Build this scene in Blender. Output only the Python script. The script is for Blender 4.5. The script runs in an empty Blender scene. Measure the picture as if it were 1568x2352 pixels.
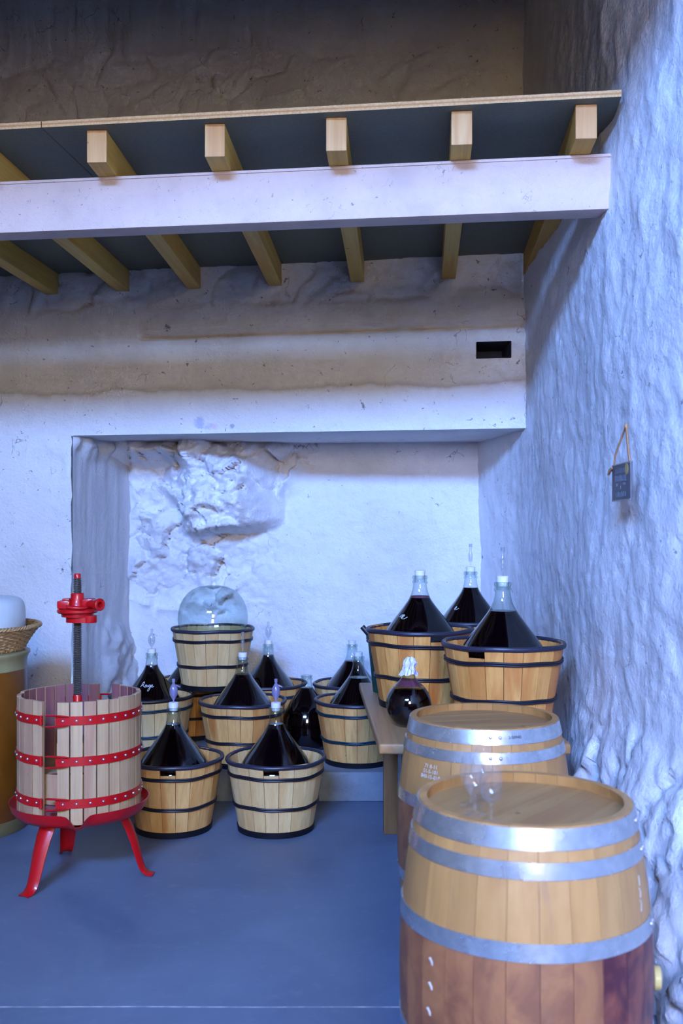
import bpy, bmesh, math, random
from mathutils import Vector, Matrix, noise

random.seed(7)
scene = bpy.context.scene
COL = scene.collection
PI = math.pi

# ------------------------------------------------------------------ camera
FPX, HOR, CAMZ = 2290.0, 1220.0, 1.71
cd = bpy.data.cameras.new('camera')
cam = bpy.data.objects.new('camera', cd)
COL.objects.link(cam)
cam.location = (0, 0, CAMZ)
cam.rotation_euler = (PI / 2, 0, 0)
cd.sensor_fit = 'VERTICAL'
cd.sensor_height = 36.0
cd.sensor_width = 24.0
cd.lens = FPX * 36.0 / 2352.0
cd.shift_y = (HOR - 1176.0) / 2352.0
cd.dof.use_dof = True
cd.dof.focus_distance = 5.7
cd.dof.aperture_fstop = 2.8
scene.camera = cam

# ------------------------------------------------------------------ world, window portal, added fill lamp, exposure
WIN = (-3.35, -0.30, 5.15, 6.35)                 # high window in the front wall (x0, x1, z0, z1)
FILL = (-0.10, 1.36, 2.40, 4.12)                # unseen opening added for the warm fill lamp, behind the camera
FRONT_Y = -4.0
w = bpy.data.worlds.new('sky')
scene.world = w
w.use_nodes = True
bg = w.node_tree.nodes['Background']
bg.inputs[0].default_value = (0.20, 0.40, 1.0, 1)
bg.inputs[1].default_value = 262.0

# the high window lets the blue sky in (portal); added lamp imitates warm bounce
pl = bpy.data.lights.new('window_portal', 'AREA')
pl.cycles.is_portal = True
wl = bpy.data.lights.new('warm_fill', 'AREA')
wl.energy = 250.0
wl.color = (1.0, 0.66, 0.34)
for lt, (x0, x1, z0, z1) in ((pl, WIN), (wl, FILL)):
    lt.shape = 'RECTANGLE'
    lt.size = x1 - x0
    lt.size_y = z1 - z0
    po = bpy.data.objects.new(lt.name, lt)
    COL.objects.link(po)
    po.location = ((x0 + x1) / 2, FRONT_Y - 0.02, (z0 + z1) / 2)
    po.rotation_euler = (PI / 2, 0, 0)

vs = scene.view_settings
vs.view_transform = 'Standard'
vs.look = 'None'
vs.gamma = 1.0
vs.use_curve_mapping = False
vs.exposure = -0.12
scene.cycles.max_bounces = 6
scene.cycles.diffuse_bounces = 3
scene.cycles.glossy_bounces = 3
scene.cycles.transmission_bounces = 3
scene.cycles.transparent_max_bounces = 16
scene.cycles.use_adaptive_sampling = True
scene.cycles.adaptive_threshold = 0.1
scene.cycles.caustics_reflective = False
scene.cycles.caustics_refractive = False
scene.cycles.sample_clamp_indirect = 12.0


def at(px, py, Y):
    return Vector(((px - 784) / FPX * Y, Y, CAMZ - (py - HOR) / FPX * Y))


# ------------------------------------------------------------------ materials
class NT:
    def __init__(self, name):
        self.m = bpy.data.materials.new(name)
        self.m.use_nodes = True
        self.t = self.m.node_tree
        self.b = self.t.nodes['Principled BSDF']
        self.out = self.t.nodes['Material Output']
        self.tc = None

    def n(self, typ, **kw):
        nd = self.t.nodes.new(typ)
        for k, v in kw.items():
            setattr(nd, k, v)
        return nd

    def l(self, a, b):
        self.t.links.new(a, b)

    def coord(self, which='Object', scale=(1, 1, 1), rnd=False):
        if self.tc is None:
            self.tc = self.n('ShaderNodeTexCoord')
        v = self.tc.outputs[which]
        if rnd:
            oi = self.n('ShaderNodeObjectInfo')
            mu = self.n('ShaderNodeMath', operation='MULTIPLY')
            mu.inputs[1].default_value = 53.0
            self.l(oi.outputs['Random'], mu.inputs[0])
            ad = self.n('ShaderNodeVectorMath', operation='ADD')
            self.l(v, ad.inputs[0])
            self.l(mu.outputs[0], ad.inputs[1])
            v = ad.outputs[0]
        mp = self.n('ShaderNodeMapping')
        mp.inputs['Scale'].default_value = scale
        self.l(v, mp.inputs['Vector'])
        return mp.outputs[0]

    def noise(self, vec, scale, detail=4, rough=0.55, dist=0.0):
        nd = self.n('ShaderNodeTexNoise')
        nd.inputs['Scale'].default_value = scale
        nd.inputs['Detail'].default_value = detail
        nd.inputs['Roughness'].default_value = rough
        nd.inputs['Distortion'].default_value = dist
        self.l(vec, nd.inputs['Vector'])
        return nd.outputs['Fac']

    def ramp(self, fac, stops, interp='LINEAR'):
        r = self.n('ShaderNodeValToRGB')
        r.color_ramp.interpolation = interp
        el = r.color_ramp.elements
        while len(el) < len(stops):
            el.new(0.5)
        for e, (p, c) in zip(el, stops):
            e.position = p
            e.color = (c[0], c[1], c[2], 1) if hasattr(c, '__len__') else (c, c, c, 1)
        self.l(fac, r.inputs[0])
        return r.outputs[0]

    def mix(self, fac, a, b, mode='MIX'):
        m = self.n('ShaderNodeMix', data_type='RGBA', blend_type=mode)
        for sock, v in ((0, fac), (6, a), (7, b)):
            if hasattr(v, 'is_linked') or hasattr(v, 'links'):
                self.l(v, m.inputs[sock])
            elif sock == 0:
                m.inputs[0].default_value = v
            else:
                m.inputs[sock].default_value = (v[0], v[1], v[2], 1)
        return m.outputs[2]

    def math(self, op, a, b=None, c=None):
        m = self.n('ShaderNodeMath', operation=op)
        for i, v in enumerate((a, b, c)):
            if v is None:
                continue
            if hasattr(v, 'links'):
                self.l(v, m.inputs[i])
            else:
                m.inputs[i].default_value = v
        return m.outputs[0]

    def bump(self, h, strength=0.3, dist=0.01, normal=None):
        b = self.n('ShaderNodeBump')
        b.inputs['Strength'].default_value = strength
        b.inputs['Distance'].default_value = dist
        self.l(h, b.inputs['Height'])
        if normal is not None:
            self.l(normal, b.inputs['Normal'])
        return b.outputs[0]

    def done(self, color=None, rough=None, normal=None, **kw):
        for nm, v in (('Base Color', color), ('Roughness', rough), ('Normal', normal)):
            if v is None:
                continue
            s = self.b.inputs[nm]
            if hasattr(v, 'links'):
                self.l(v, s)
            else:
                s.default_value = (v[0], v[1], v[2], 1) if nm == 'Base Color' else v
        for k, v in kw.items():
            self.b.inputs[k.replace('_', ' ')].default_value = v
        return self.m


def plain(name, col, rough=0.5, metal=0.0, **kw):
    t = NT(name)
    v = t.coord('Object', rnd=True)
    f = t.noise(v, 9, 3)
    c = t.mix(f, [x * 0.86 for x in col], [min(1, x * 1.1) for x in col])
    t.b.inputs['Metallic'].default_value = metal
    return t.done(c, rough, **kw)


def plaster(name, base, grime, pits=0.62, scale=1.0, bump=0.5, rough=0.75, stain=0.5, spots=(), upper=None):
    t = NT(name)
    v = t.coord('Object')
    big = t.noise(v, 1.3 * scale, 3, 0.6)
    med = t.noise(v, 11 * scale, 4, 0.68, 0.25)
    fine = t.noise(v, 52 * scale, 3, 0.65)
    vs_ = t.coord('Object', (1, 1, 0.5))
    crack = t.n('ShaderNodeTexVoronoi', feature='DISTANCE_TO_EDGE')
    crack.inputs['Scale'].default_value = 5.5 * scale
    wv = t.n('ShaderNodeVectorMath', operation='ADD')
    nn = t.n('ShaderNodeTexNoise')
    nn.inputs['Scale'].default_value = 6 * scale
    nn.inputs['Detail'].default_value = 3
    t.l(v, nn.inputs['Vector'])
    sc_ = t.n('ShaderNodeVectorMath', operation='SCALE')
    sc_.inputs['Scale'].default_value = 0.16
    t.l(nn.outputs['Color'], sc_.inputs[0])
    t.l(vs_, wv.inputs[0])
    t.l(sc_.outputs[0], wv.inputs[1])
    t.l(wv.outputs[0], crack.inputs['Vector'])
    ck = t.ramp(crack.outputs['Distance'], [(0.0, 1.0), (0.014, 0.0)])
    ckm = t.ramp(t.noise(v, 3.4 * scale, 3), [(0.62, 0.0), (0.66, 1.0)])
    ck = t.math('MULTIPLY', ck, ckm)
    pit = t.ramp(t.noise(v, 17 * scale, 4, 0.75, 0.5), [(pits - 0.025, 0.0), (pits + 0.01, 1.0)])
    if upper:                                      # bare older plaster above a painted band; tone also paints in the beam's shade
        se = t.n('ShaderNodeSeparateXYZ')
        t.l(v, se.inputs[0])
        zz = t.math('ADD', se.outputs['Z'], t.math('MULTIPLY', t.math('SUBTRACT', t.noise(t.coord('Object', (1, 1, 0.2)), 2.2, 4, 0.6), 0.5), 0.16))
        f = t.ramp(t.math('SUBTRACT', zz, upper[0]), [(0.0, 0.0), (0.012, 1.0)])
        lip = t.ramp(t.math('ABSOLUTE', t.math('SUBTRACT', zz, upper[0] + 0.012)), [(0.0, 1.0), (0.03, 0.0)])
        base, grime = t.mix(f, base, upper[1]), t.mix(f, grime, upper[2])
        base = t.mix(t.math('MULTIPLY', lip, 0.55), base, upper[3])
    col = t.mix(t.ramp(big, [(0.45, 0.0), (0.72, 1.0)]), base, grime)
    col = t.mix(t.math('MULTIPLY', t.ramp(med, [(0.5, 0.0), (0.75, 1.0)]), stain), col, grime)
    col = t.mix(t.math('MULTIPLY', pit, 0.75), col, (0.07, 0.06, 0.055))
    col = t.mix(t.math('MULTIPLY', ck, 0.7), col, (0.05, 0.045, 0.04))
    for px_, py_, pz_, rad, sc in spots:           # old paint dabs
        dv = t.n('ShaderNodeVectorMath', operation='DISTANCE')
        t.l(v, dv.inputs[0])
        dv.inputs[1].default_value = (px_, py_, pz_)
        dd = t.math('ADD', dv.outputs['Value'], t.math('MULTIPLY', t.math('SUBTRACT', med, 0.5), rad * 2.2))
        col = t.mix(t.math('MULTIPLY', t.ramp(dd, [(rad * 0.55, 1.0), (rad, 0.0)]), 0.8), col, sc)
    h = t.math('ADD', t.math('MULTIPLY', med, 0.62), t.math('MULTIPLY', fine, 0.34))
    return t.done(col, rough, t.bump(h, bump, 0.03))


def wood(name, light, dark, streak=0.5, red=None, rough=0.55, axis=2, gs=1.0, spread=0.5, bump=0.15):
    t = NT(name)
    s = [26 * gs, 26 * gs, 26 * gs]
    s[axis] = 1.1 * gs
    v = t.coord('Object', tuple(s), rnd=True)
    v2 = t.coord('Object', rnd=True)
    g = t.noise(v, 1.0, 5, 0.6, 0.4)
    s2 = [7 * gs] * 3
    s2[axis] = 0.9 * gs
    v3 = t.coord('Object', tuple(s2), rnd=True)
    b = t.noise(v3, 1.0, 3, 0.5, 0.8)
    oi = t.n('ShaderNodeObjectInfo')
    col = t.mix(t.ramp(g, [(0.42, 0.0), (0.72, 1.0)]), light, dark)
    tone = t.math('MULTIPLY', oi.outputs['Random'], spread)
    col = t.mix(tone, col, dark)
    r2 = t.math('FRACT', t.math('MULTIPLY', oi.outputs['Random'], 17.31))
    if red is not None:
        col = t.mix(t.math('MULTIPLY', t.ramp(r2, [(0.72, 0.0), (0.95, 1.0)]), streak * 0.7), col, red)
    fg = t.noise(t.coord('Object', tuple(q * 3.2 if q > 2 else q * 1.5 for q in s), rnd=True), 1.0, 3, 0.6)
    col = t.mix(t.math('MULTIPLY', t.ramp(fg, [(0.5, 0.0), (0.75, 1.0)]), 0.35), col, [x * 0.55 for x in dark])
    if red is not None:
        f = t.math('MULTIPLY', t.ramp(b, [(0.52, 0.0), (0.66, 1.0)]), streak)
        col = t.mix(f, col, red)
    knots = t.ramp(t.noise(v2, 17, 2), [(0.74, 0.0), (0.78, 1.0)])
    col = t.mix(t.math('MULTIPLY', knots, 0.7), col, [x * 0.25 for x in dark])
    return t.done(col, rough, t.bump(g, bump, 0.01))


def thin_glass(name, tint, edge, spec=1.0, base=0.035, power=4.0, haze=0.0, hazecol=(0.8, 0.8, 0.8)):
    t = NT(name)
    t.t.nodes.remove(t.b)
    lw = t.n('ShaderNodeLayerWeight')
    lw.inputs['Blend'].default_value = 0.5
    f = lw.outputs['Facing']
    p = t.math('POWER', f, power)
    fr = t.math('ADD', t.math('MULTIPLY', p, 0.75 * spec), base)
    tr = t.n('ShaderNodeBsdfTransparent')
    t.l(t.mix(t.math('POWER', f, 2.2), tint, edge), tr.inputs[0])
    gl = t.n('ShaderNodeBsdfGlossy')
    gl.inputs['Roughness'].default_value = 0.03
    gl.inputs['Color'].default_value = (1, 1, 1, 1)
    mx = t.n('ShaderNodeMixShader')
    t.l(fr, mx.inputs[0])
    t.l(tr.outputs[0], mx.inputs[1])
    t.l(gl.outputs[0], mx.inputs[2])
    res = mx.outputs[0]
    if haze > 0:                                  # milky plastic: part of the light scatters
        df = t.n('ShaderNodeBsdfDiffuse')
        df.inputs['Color'].default_value = (*hazecol, 1)
        tl = t.n('ShaderNodeBsdfTranslucent')
        tl.inputs['Color'].default_value = (*hazecol, 1)
        m1 = t.n('ShaderNodeMixShader')
        t.l(df.outputs[0], m1.inputs[1])
        t.l(tl.outputs[0], m1.inputs[2])
        m2 = t.n('ShaderNodeMixShader')
        m2.inputs[0].default_value = haze
        t.l(res, m2.inputs[1])
        t.l(m1.outputs[0], m2.inputs[2])
        res = m2.outputs[0]
    t.l(res, t.out.inputs['Surface'])
    return t.m


M = {}
M['plaster_r'] = plaster('white_plaster_right', (0.80, 0.80, 0.82), (0.70, 0.69, 0.70), 0.69, 1.0, 0.42, 0.62, 0.35)
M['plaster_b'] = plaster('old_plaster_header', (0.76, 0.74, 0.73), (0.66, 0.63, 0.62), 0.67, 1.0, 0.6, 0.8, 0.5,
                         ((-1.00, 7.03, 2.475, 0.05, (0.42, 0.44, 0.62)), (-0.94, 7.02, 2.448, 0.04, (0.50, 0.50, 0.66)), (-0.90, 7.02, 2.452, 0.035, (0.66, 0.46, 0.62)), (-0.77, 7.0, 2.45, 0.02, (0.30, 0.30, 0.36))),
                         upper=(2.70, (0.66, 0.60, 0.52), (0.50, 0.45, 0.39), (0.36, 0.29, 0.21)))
M['plaster_a'] = plaster('white_plaster_alcove', (0.80, 0.80, 0.82), (0.66, 0.66, 0.70), 0.70, 1.0, 0.6, 0.75, 0.4)
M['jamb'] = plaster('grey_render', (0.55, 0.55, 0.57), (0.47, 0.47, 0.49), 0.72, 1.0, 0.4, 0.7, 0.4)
M['concrete'] = plaster('beam_concrete', (0.53, 0.39, 0.325), (0.43, 0.315, 0.265), 0.68, 2.2, 0.2, 0.55, 0.4)
M['step'] = plaster('step_concrete', (0.20, 0.23, 0.27), (0.14, 0.16, 0.20), 0.7, 1.4, 0.3, 0.7, 0.6)


def floor_mat():
    t = NT('blue_painted_concrete')
    v = t.coord('Object')
    a = t.noise(v, 1.6, 6, 0.6, 0.8)
    b = t.noise(v, 14, 5, 0.6)
    c = t.noise(t.coord('Object', (3, 30, 1)), 3, 3)
    col = t.mix(t.ramp(a, [(0.35, 0.0), (0.7, 1.0)]), (0.092, 0.128, 0.200), (0.140, 0.180, 0.258))
    col = t.mix(t.math('MULTIPLY', t.ramp(b, [(0.55, 0.0), (0.75, 1.0)]), 0.35), col, (0.19, 0.22, 0.29))
    col = t.mix(t.math('MULTIPLY', t.ramp(c, [(0.70, 0.0), (0.76, 1.0)]), 0.4), col, (0.33, 0.36, 0.42))
    sp = t.ramp(t.noise(v, 70, 2), [(0.80, 0.0), (0.82, 1.0)])
    col = t.mix(t.math('MULTIPLY', sp, 0.7), col, (0.5, 0.52, 0.55))
    se = t.n('ShaderNodeSeparateXYZ')
    t.l(v, se.inputs[0])
    wob = t.math('MULTIPLY', t.noise(v, 2.0, 2), 0.012)
    yy = t.math('ADD', se.outputs['Y'], wob)
    line = t.math('LESS_THAN', t.math('ABSOLUTE', t.math('SUBTRACT', yy, 3.589)), 0.0042)
    wear = t.ramp(t.noise(v, 18, 4), [(0.40, 0.35), (0.6, 1.0)])
    col = t.mix(t.math('MULTIPLY', t.math('MULTIPLY', line, wear), 0.75), col, (0.62, 0.64, 0.66))
    h = t.math('ADD', t.math('MULTIPLY', a, 0.5), t.math('MULTIPLY', b, 0.25))
    return t.done(col, t.ramp(a, [(0.3, 0.42), (0.7, 0.6)]), t.bump(h, 0.12, 0.02))


M['floor'] = floor_mat()
M['tub_pale'] = wood('pale_poplar', (0.72, 0.42, 0.15), (0.54, 0.28, 0.085), 0.75, (0.46, 0.15, 0.025), 0.6, spread=0.55)
M['tub_warm'] = wood('amber_poplar', (0.76, 0.39, 0.11), (0.58, 0.24, 0.05), 0.75, (0.42, 0.11, 0.015), 0.55, spread=0.55)
M['tub_cream'] = wood('cream_poplar', (0.78, 0.58, 0.29), (0.62, 0.41, 0.18), 0.45, (0.48, 0.22, 0.05), 0.6, spread=0.5)
M['press_wood'] = wood('press_beech', (0.56, 0.38, 0.21), (0.40, 0.255, 0.14), 0.5, (0.33, 0.12, 0.09), 0.6, spread=0.6)
M['press_stain'] = wood('wine_stained_beech', (0.27, 0.10, 0.10), (0.17, 0.055, 0.07), 0.5, (0.10, 0.02, 0.04), 0.6, spread=0.5)
M['joist'] = wood('pine_joist', (0.66, 0.43, 0.10), (0.50, 0.29, 0.05), 0.6, (0.52, 0.22, 0.015), 0.6, axis=1, spread=0.6)
M['joist_end'] = wood('pine_end_grain', (0.66, 0.43, 0.20), (0.52, 0.28, 0.10), 0.5, (0.45, 0.17, 0.04), 0.7, spread=0.5)
M['table'] = wood('worn_table_wood', (0.42, 0.19, 0.05), (0.28, 0.115, 0.028), 0.5, (0.40, 0.27, 0.15), 0.5, axis=1, spread=0.3)
M['leg'] = wood('dark_leg_wood', (0.28, 0.13, 0.04), (0.17, 0.07, 0.02), 0.5, (0.14, 0.06, 0.02), 0.5, spread=0.3)
M['head'] = wood('barrel_head_oak', (0.40, 0.22, 0.08), (0.31, 0.155, 0.05), 0.5, (0.28, 0.12, 0.04), 0.6, axis=0, spread=0.3)


def oak_mat(name, dark_right):
    t = NT(name)
    # staves live in the barrel's own axes: Z runs up the barrel
    v = t.coord('Object', (24, 24, 1.2), rnd=True)
    v2 = t.coord('Object', rnd=True)
    g = t.noise(v, 1.0, 5, 0.6, 0.4)
    oi = t.n('ShaderNodeObjectInfo')
    col = t.mix(t.ramp(g, [(0.4, 0.0), (0.75, 1.0)]), (0.49, 0.25, 0.08), (0.37, 0.17, 0.048))
    col = t.mix(t.math('MULTIPLY', oi.outputs['Random'], 0.6), col, (0.32, 0.155, 0.05))
    se = t.n('ShaderNodeSeparateXYZ')
    t.l(t.tc.outputs['Object'], se.inputs[0])
    d = t.math('ABSOLUTE', t.math('SUBTRACT', se.outputs['Z'], 0.475))
    band = t.ramp(d, [(0.165, 1.0), (0.185, 0.0)])
    blotch = t.noise(v2, 6, 5, 0.6, 1.0)
    wine = t.mix(t.ramp(blotch, [(0.42, 0.0), (0.6, 1.0)]), (0.30, 0.11, 0.045), (0.17, 0.05, 0.028))
    col = t.mix(t.math('MULTIPLY', band, 0.85), col, wine)
    dr = t.ramp(t.noise(t.coord('Object', (9, 9, 2), rnd=True), 1.0, 4, 0.6, 1.0), [(0.60, 0.0), (0.68, 1.0)])
    col = t.mix(t.math('MULTIPLY', dr, 0.45), col, (0.26, 0.13, 0.07))
    return t.done(col, 0.5, t.bump(g, 0.15, 0.01))


M['oak'] = oak_mat('barrel_oak', True)


def oak_stain_mat():
    t = NT('barrel_oak_wine_soaked')
    v = t.coord('Object', (24, 24, 1.2), rnd=True)
    g = t.noise(v, 1.0, 5, 0.6, 0.4)
    col = t.mix(t.ramp(g, [(0.4, 0.0), (0.75, 1.0)]), (0.45, 0.24, 0.085), (0.34, 0.165, 0.052))
    se = t.n('ShaderNodeSeparateXYZ')
    t.l(t.tc.outputs['Object'], se.inputs[0])
    wob = t.math('MULTIPLY', t.noise(t.coord('Object', rnd=True), 9, 3), 0.05)
    d = t.math('ABSOLUTE', t.math('SUBTRACT', t.math('ADD', se.outputs['Z'], wob), 0.5))
    band = t.ramp(d, [(0.155, 1.0), (0.185, 0.0)])
    blotch = t.noise(t.coord('Object', rnd=True), 8, 5, 0.6, 1.0)
    wine = t.mix(t.ramp(blotch, [(0.38, 0.0), (0.6, 1.0)]), (0.22, 0.06, 0.035), (0.07, 0.012, 0.02))
    col = t.mix(band, col, wine)
    return t.done(col, 0.45, t.bump(g, 0.15, 0.01))


M['oak_soaked'] = oak_stain_mat()


def galv():
    t = NT('galvanised_steel')
    v = t.coord('Object')
    a = t.noise(v, 30, 4, 0.6)
    b = t.noise(v, 6, 4, 0.6)
    col = t.mix(t.ramp(a, [(0.4, 0.0), (0.7, 1.0)]), (0.56, 0.60, 0.62), (0.72, 0.75, 0.76))
    t.b.inputs['Metallic'].default_value = 0.85
    return t.done(col, t.ramp(b, [(0.3, 0.20), (0.7, 0.33)]), t.bump(a, 0.05, 0.003))


M['galv'] = galv()
M['rivet'] = plain('steel_rivet', (0.7, 0.7, 0.74), 0.25, 0.9)
M['red'] = plain('red_enamel', (0.46, 0.004, 0.007), 0.34, Specular_IOR_Level=0.35, Coat_Weight=0.3)
M['steel'] = plain('screw_steel', (0.13, 0.12, 0.105), 0.45, 0.6)
M['hoop_black'] = plain('black_plastic_hoop', (0.012, 0.011, 0.018), 0.42, Specular_IOR_Level=0.3)
M['hoop_navy'] = plain('navy_plastic_rim', (0.022, 0.022, 0.042), 0.40, Specular_IOR_Level=0.35)
M['hoop_teal'] = plain('teal_plastic_hoop', (0.008, 0.030, 0.050), 0.42, Specular_IOR_Level=0.3)
M['band_black'] = plain('black_base_band', (0.006, 0.006, 0.010), 0.5, Specular_IOR_Level=0.25)
M['wine'] = plain('red_wine', (0.0022, 0.0005, 0.0014), 0.12, Specular_IOR_Level=0.15)
M['foam'] = plain('wine_foam', (0.14, 0.03, 0.06), 0.5)
M['glass'] = thin_glass('demijohn_glass', (0.88, 0.93, 0.91), (0.40, 0.52, 0.51), base=0.055)
M['clear'] = thin_glass('clear_glass', (0.99, 0.99, 0.99), (0.92, 0.94, 0.96), 0.65, 0.06, 4.0, 0.05, (0.85, 0.87, 0.92))
M['airlock'] = thin_glass('clear_airlock_plastic', (0.93, 0.95, 0.97), (0.55, 0.60, 0.66), base=0.08, haze=0.12)
M['airlock_lilac'] = thin_glass('lilac_airlock_plastic', (0.66, 0.66, 0.95), (0.36, 0.36, 0.80), base=0.10, haze=0.38, hazecol=(0.74, 0.70, 0.92))
M['bung'] = plain('white_silicone_bung', (0.80, 0.80, 0.82), 0.5)
M['bung_tan'] = plain('tan_silicone_bung', (0.62, 0.45, 0.16), 0.5)
M['white_plastic'] = plain('milky_plastic', (0.66, 0.74, 0.78), 0.35, Subsurface_Weight=0.0)
M['green_plastic'] = plain('dark_green_plastic', (0.004, 0.055, 0.045), 0.4)
M['black_plastic'] = plain('black_plastic_grip', (0.012, 0.012, 0.018), 0.4)
M['paper'] = plain('white_paper_cap', (0.75, 0.75, 0.85), 0.6)
M['ink'] = plain('blue_ink', (0.10, 0.12, 0.55), 0.6)
M['white_ink'] = plain('white_marker', (0.72, 0.76, 0.80), 0.6)
M['chalk'] = plain('chalk_grey', (0.56, 0.53, 0.50), 0.7)
M['dark_ink'] = plain('dark_marker', (0.05, 0.05, 0.07), 0.6)
M['slate'] = plain('slate_board', (0.075, 0.080, 0.10), 0.5)
M['slate_text'] = plain('chalk_on_slate', (0.15, 0.16, 0.19), 0.7)
M['cord'] = plain('brown_cord', (0.36, 0.19, 0.09), 0.8)
M['tape'] = plain('yellow_sticker', (0.42, 0.30, 0.08), 0.6)
M['sign_edge'] = plain('sign_edge', (0.35, 0.30, 0.28), 0.6)
M['dark'] = plain('hollow_shade', (0.02, 0.02, 0.022), 0.9)  # near-black stands in for the shade inside the wall hole
M['roof'] = plain('roof_boards', (0.10, 0.07, 0.045), 0.8)
M['wall_in'] = plain('dark_stone', (0.20, 0.17, 0.14), 0.8)
M['ground'] = plain('brown_gravel', (0.13, 0.09, 0.05), 0.9)
M['facade'] = plain('ochre_stone', (0.62, 0.44, 0.17), 0.9)


def crock_mat():
    t = NT('amber_stoneware')
    v = t.coord('Object')
    a = t.noise(v, 5, 5, 0.6, 0.5)
    b = t.noise(v, 90, 3)
    col = t.mix(t.ramp(a, [(0.35, 0.0), (0.7, 1.0)]), (0.20, 0.068, 0.006), (0.14, 0.042, 0.004))
    col = t.mix(t.math('MULTIPLY', t.ramp(b, [(0.6, 0.0), (0.7, 1.0)]), 0.3), col, (0.14, 0.05, 0.01))
    return t.done(col, 0.3)


M['crock'] = crock_mat()
M['crock_rim'] = plain('olive_glaze', (0.34, 0.30, 0.15), 0.35)
M['crock_foot'] = plain('dark_olive_glaze', (0.13, 0.11, 0.05), 0.4)
M['wicker'] = wood('wicker', (0.52, 0.33, 0.15), (0.36, 0.21, 0.08), 0.3, (0.25, 0.12, 0.04), 0.55, gs=2.0, spread=0.2)


def osb():
    t = NT('chipboard')
    v = t.coord('Object')
    a = t.noise(v, 60, 4, 0.7)
    b = t.noise(v, 3, 4)
    col = t.mix(t.ramp(a, [(0.4, 0.0), (0.6, 1.0)]), (0.115, 0.125, 0.088), (0.088, 0.098, 0.07))
    col = t.mix(t.math('MULTIPLY', t.ramp(b, [(0.5, 0.0), (0.8, 1.0)]), 0.4), col, (0.15, 0.145, 0.095))
    return t.done(col, 0.6)


def osb_edge():
    t = NT('chipboard_edge')
    v = t.coord('Object')
    a = t.noise(v, 130, 3, 0.7)
    se = t.n('ShaderNodeSeparateXYZ')
    t.l(v, se.inputs[0])
    core = t.ramp(t.math('ABSOLUTE', t.math('SUBTRACT', se.outputs['Z'], 0.0145)), [(0.0, 1.0), (0.006, 0.0)])
    col = t.mix(t.ramp(a, [(0.35, 0.0), (0.65, 1.0)]), (0.72, 0.50, 0.26), (0.52, 0.33, 0.15))
    col = t.mix(t.math('MULTIPLY', core, 0.8), col, (0.36, 0.14, 0.03))
    return t.done(col, 0.8, t.bump(a, 0.4, 0.004))


M['osb'] = osb()
M['osb_edge'] = osb_edge()


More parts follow.
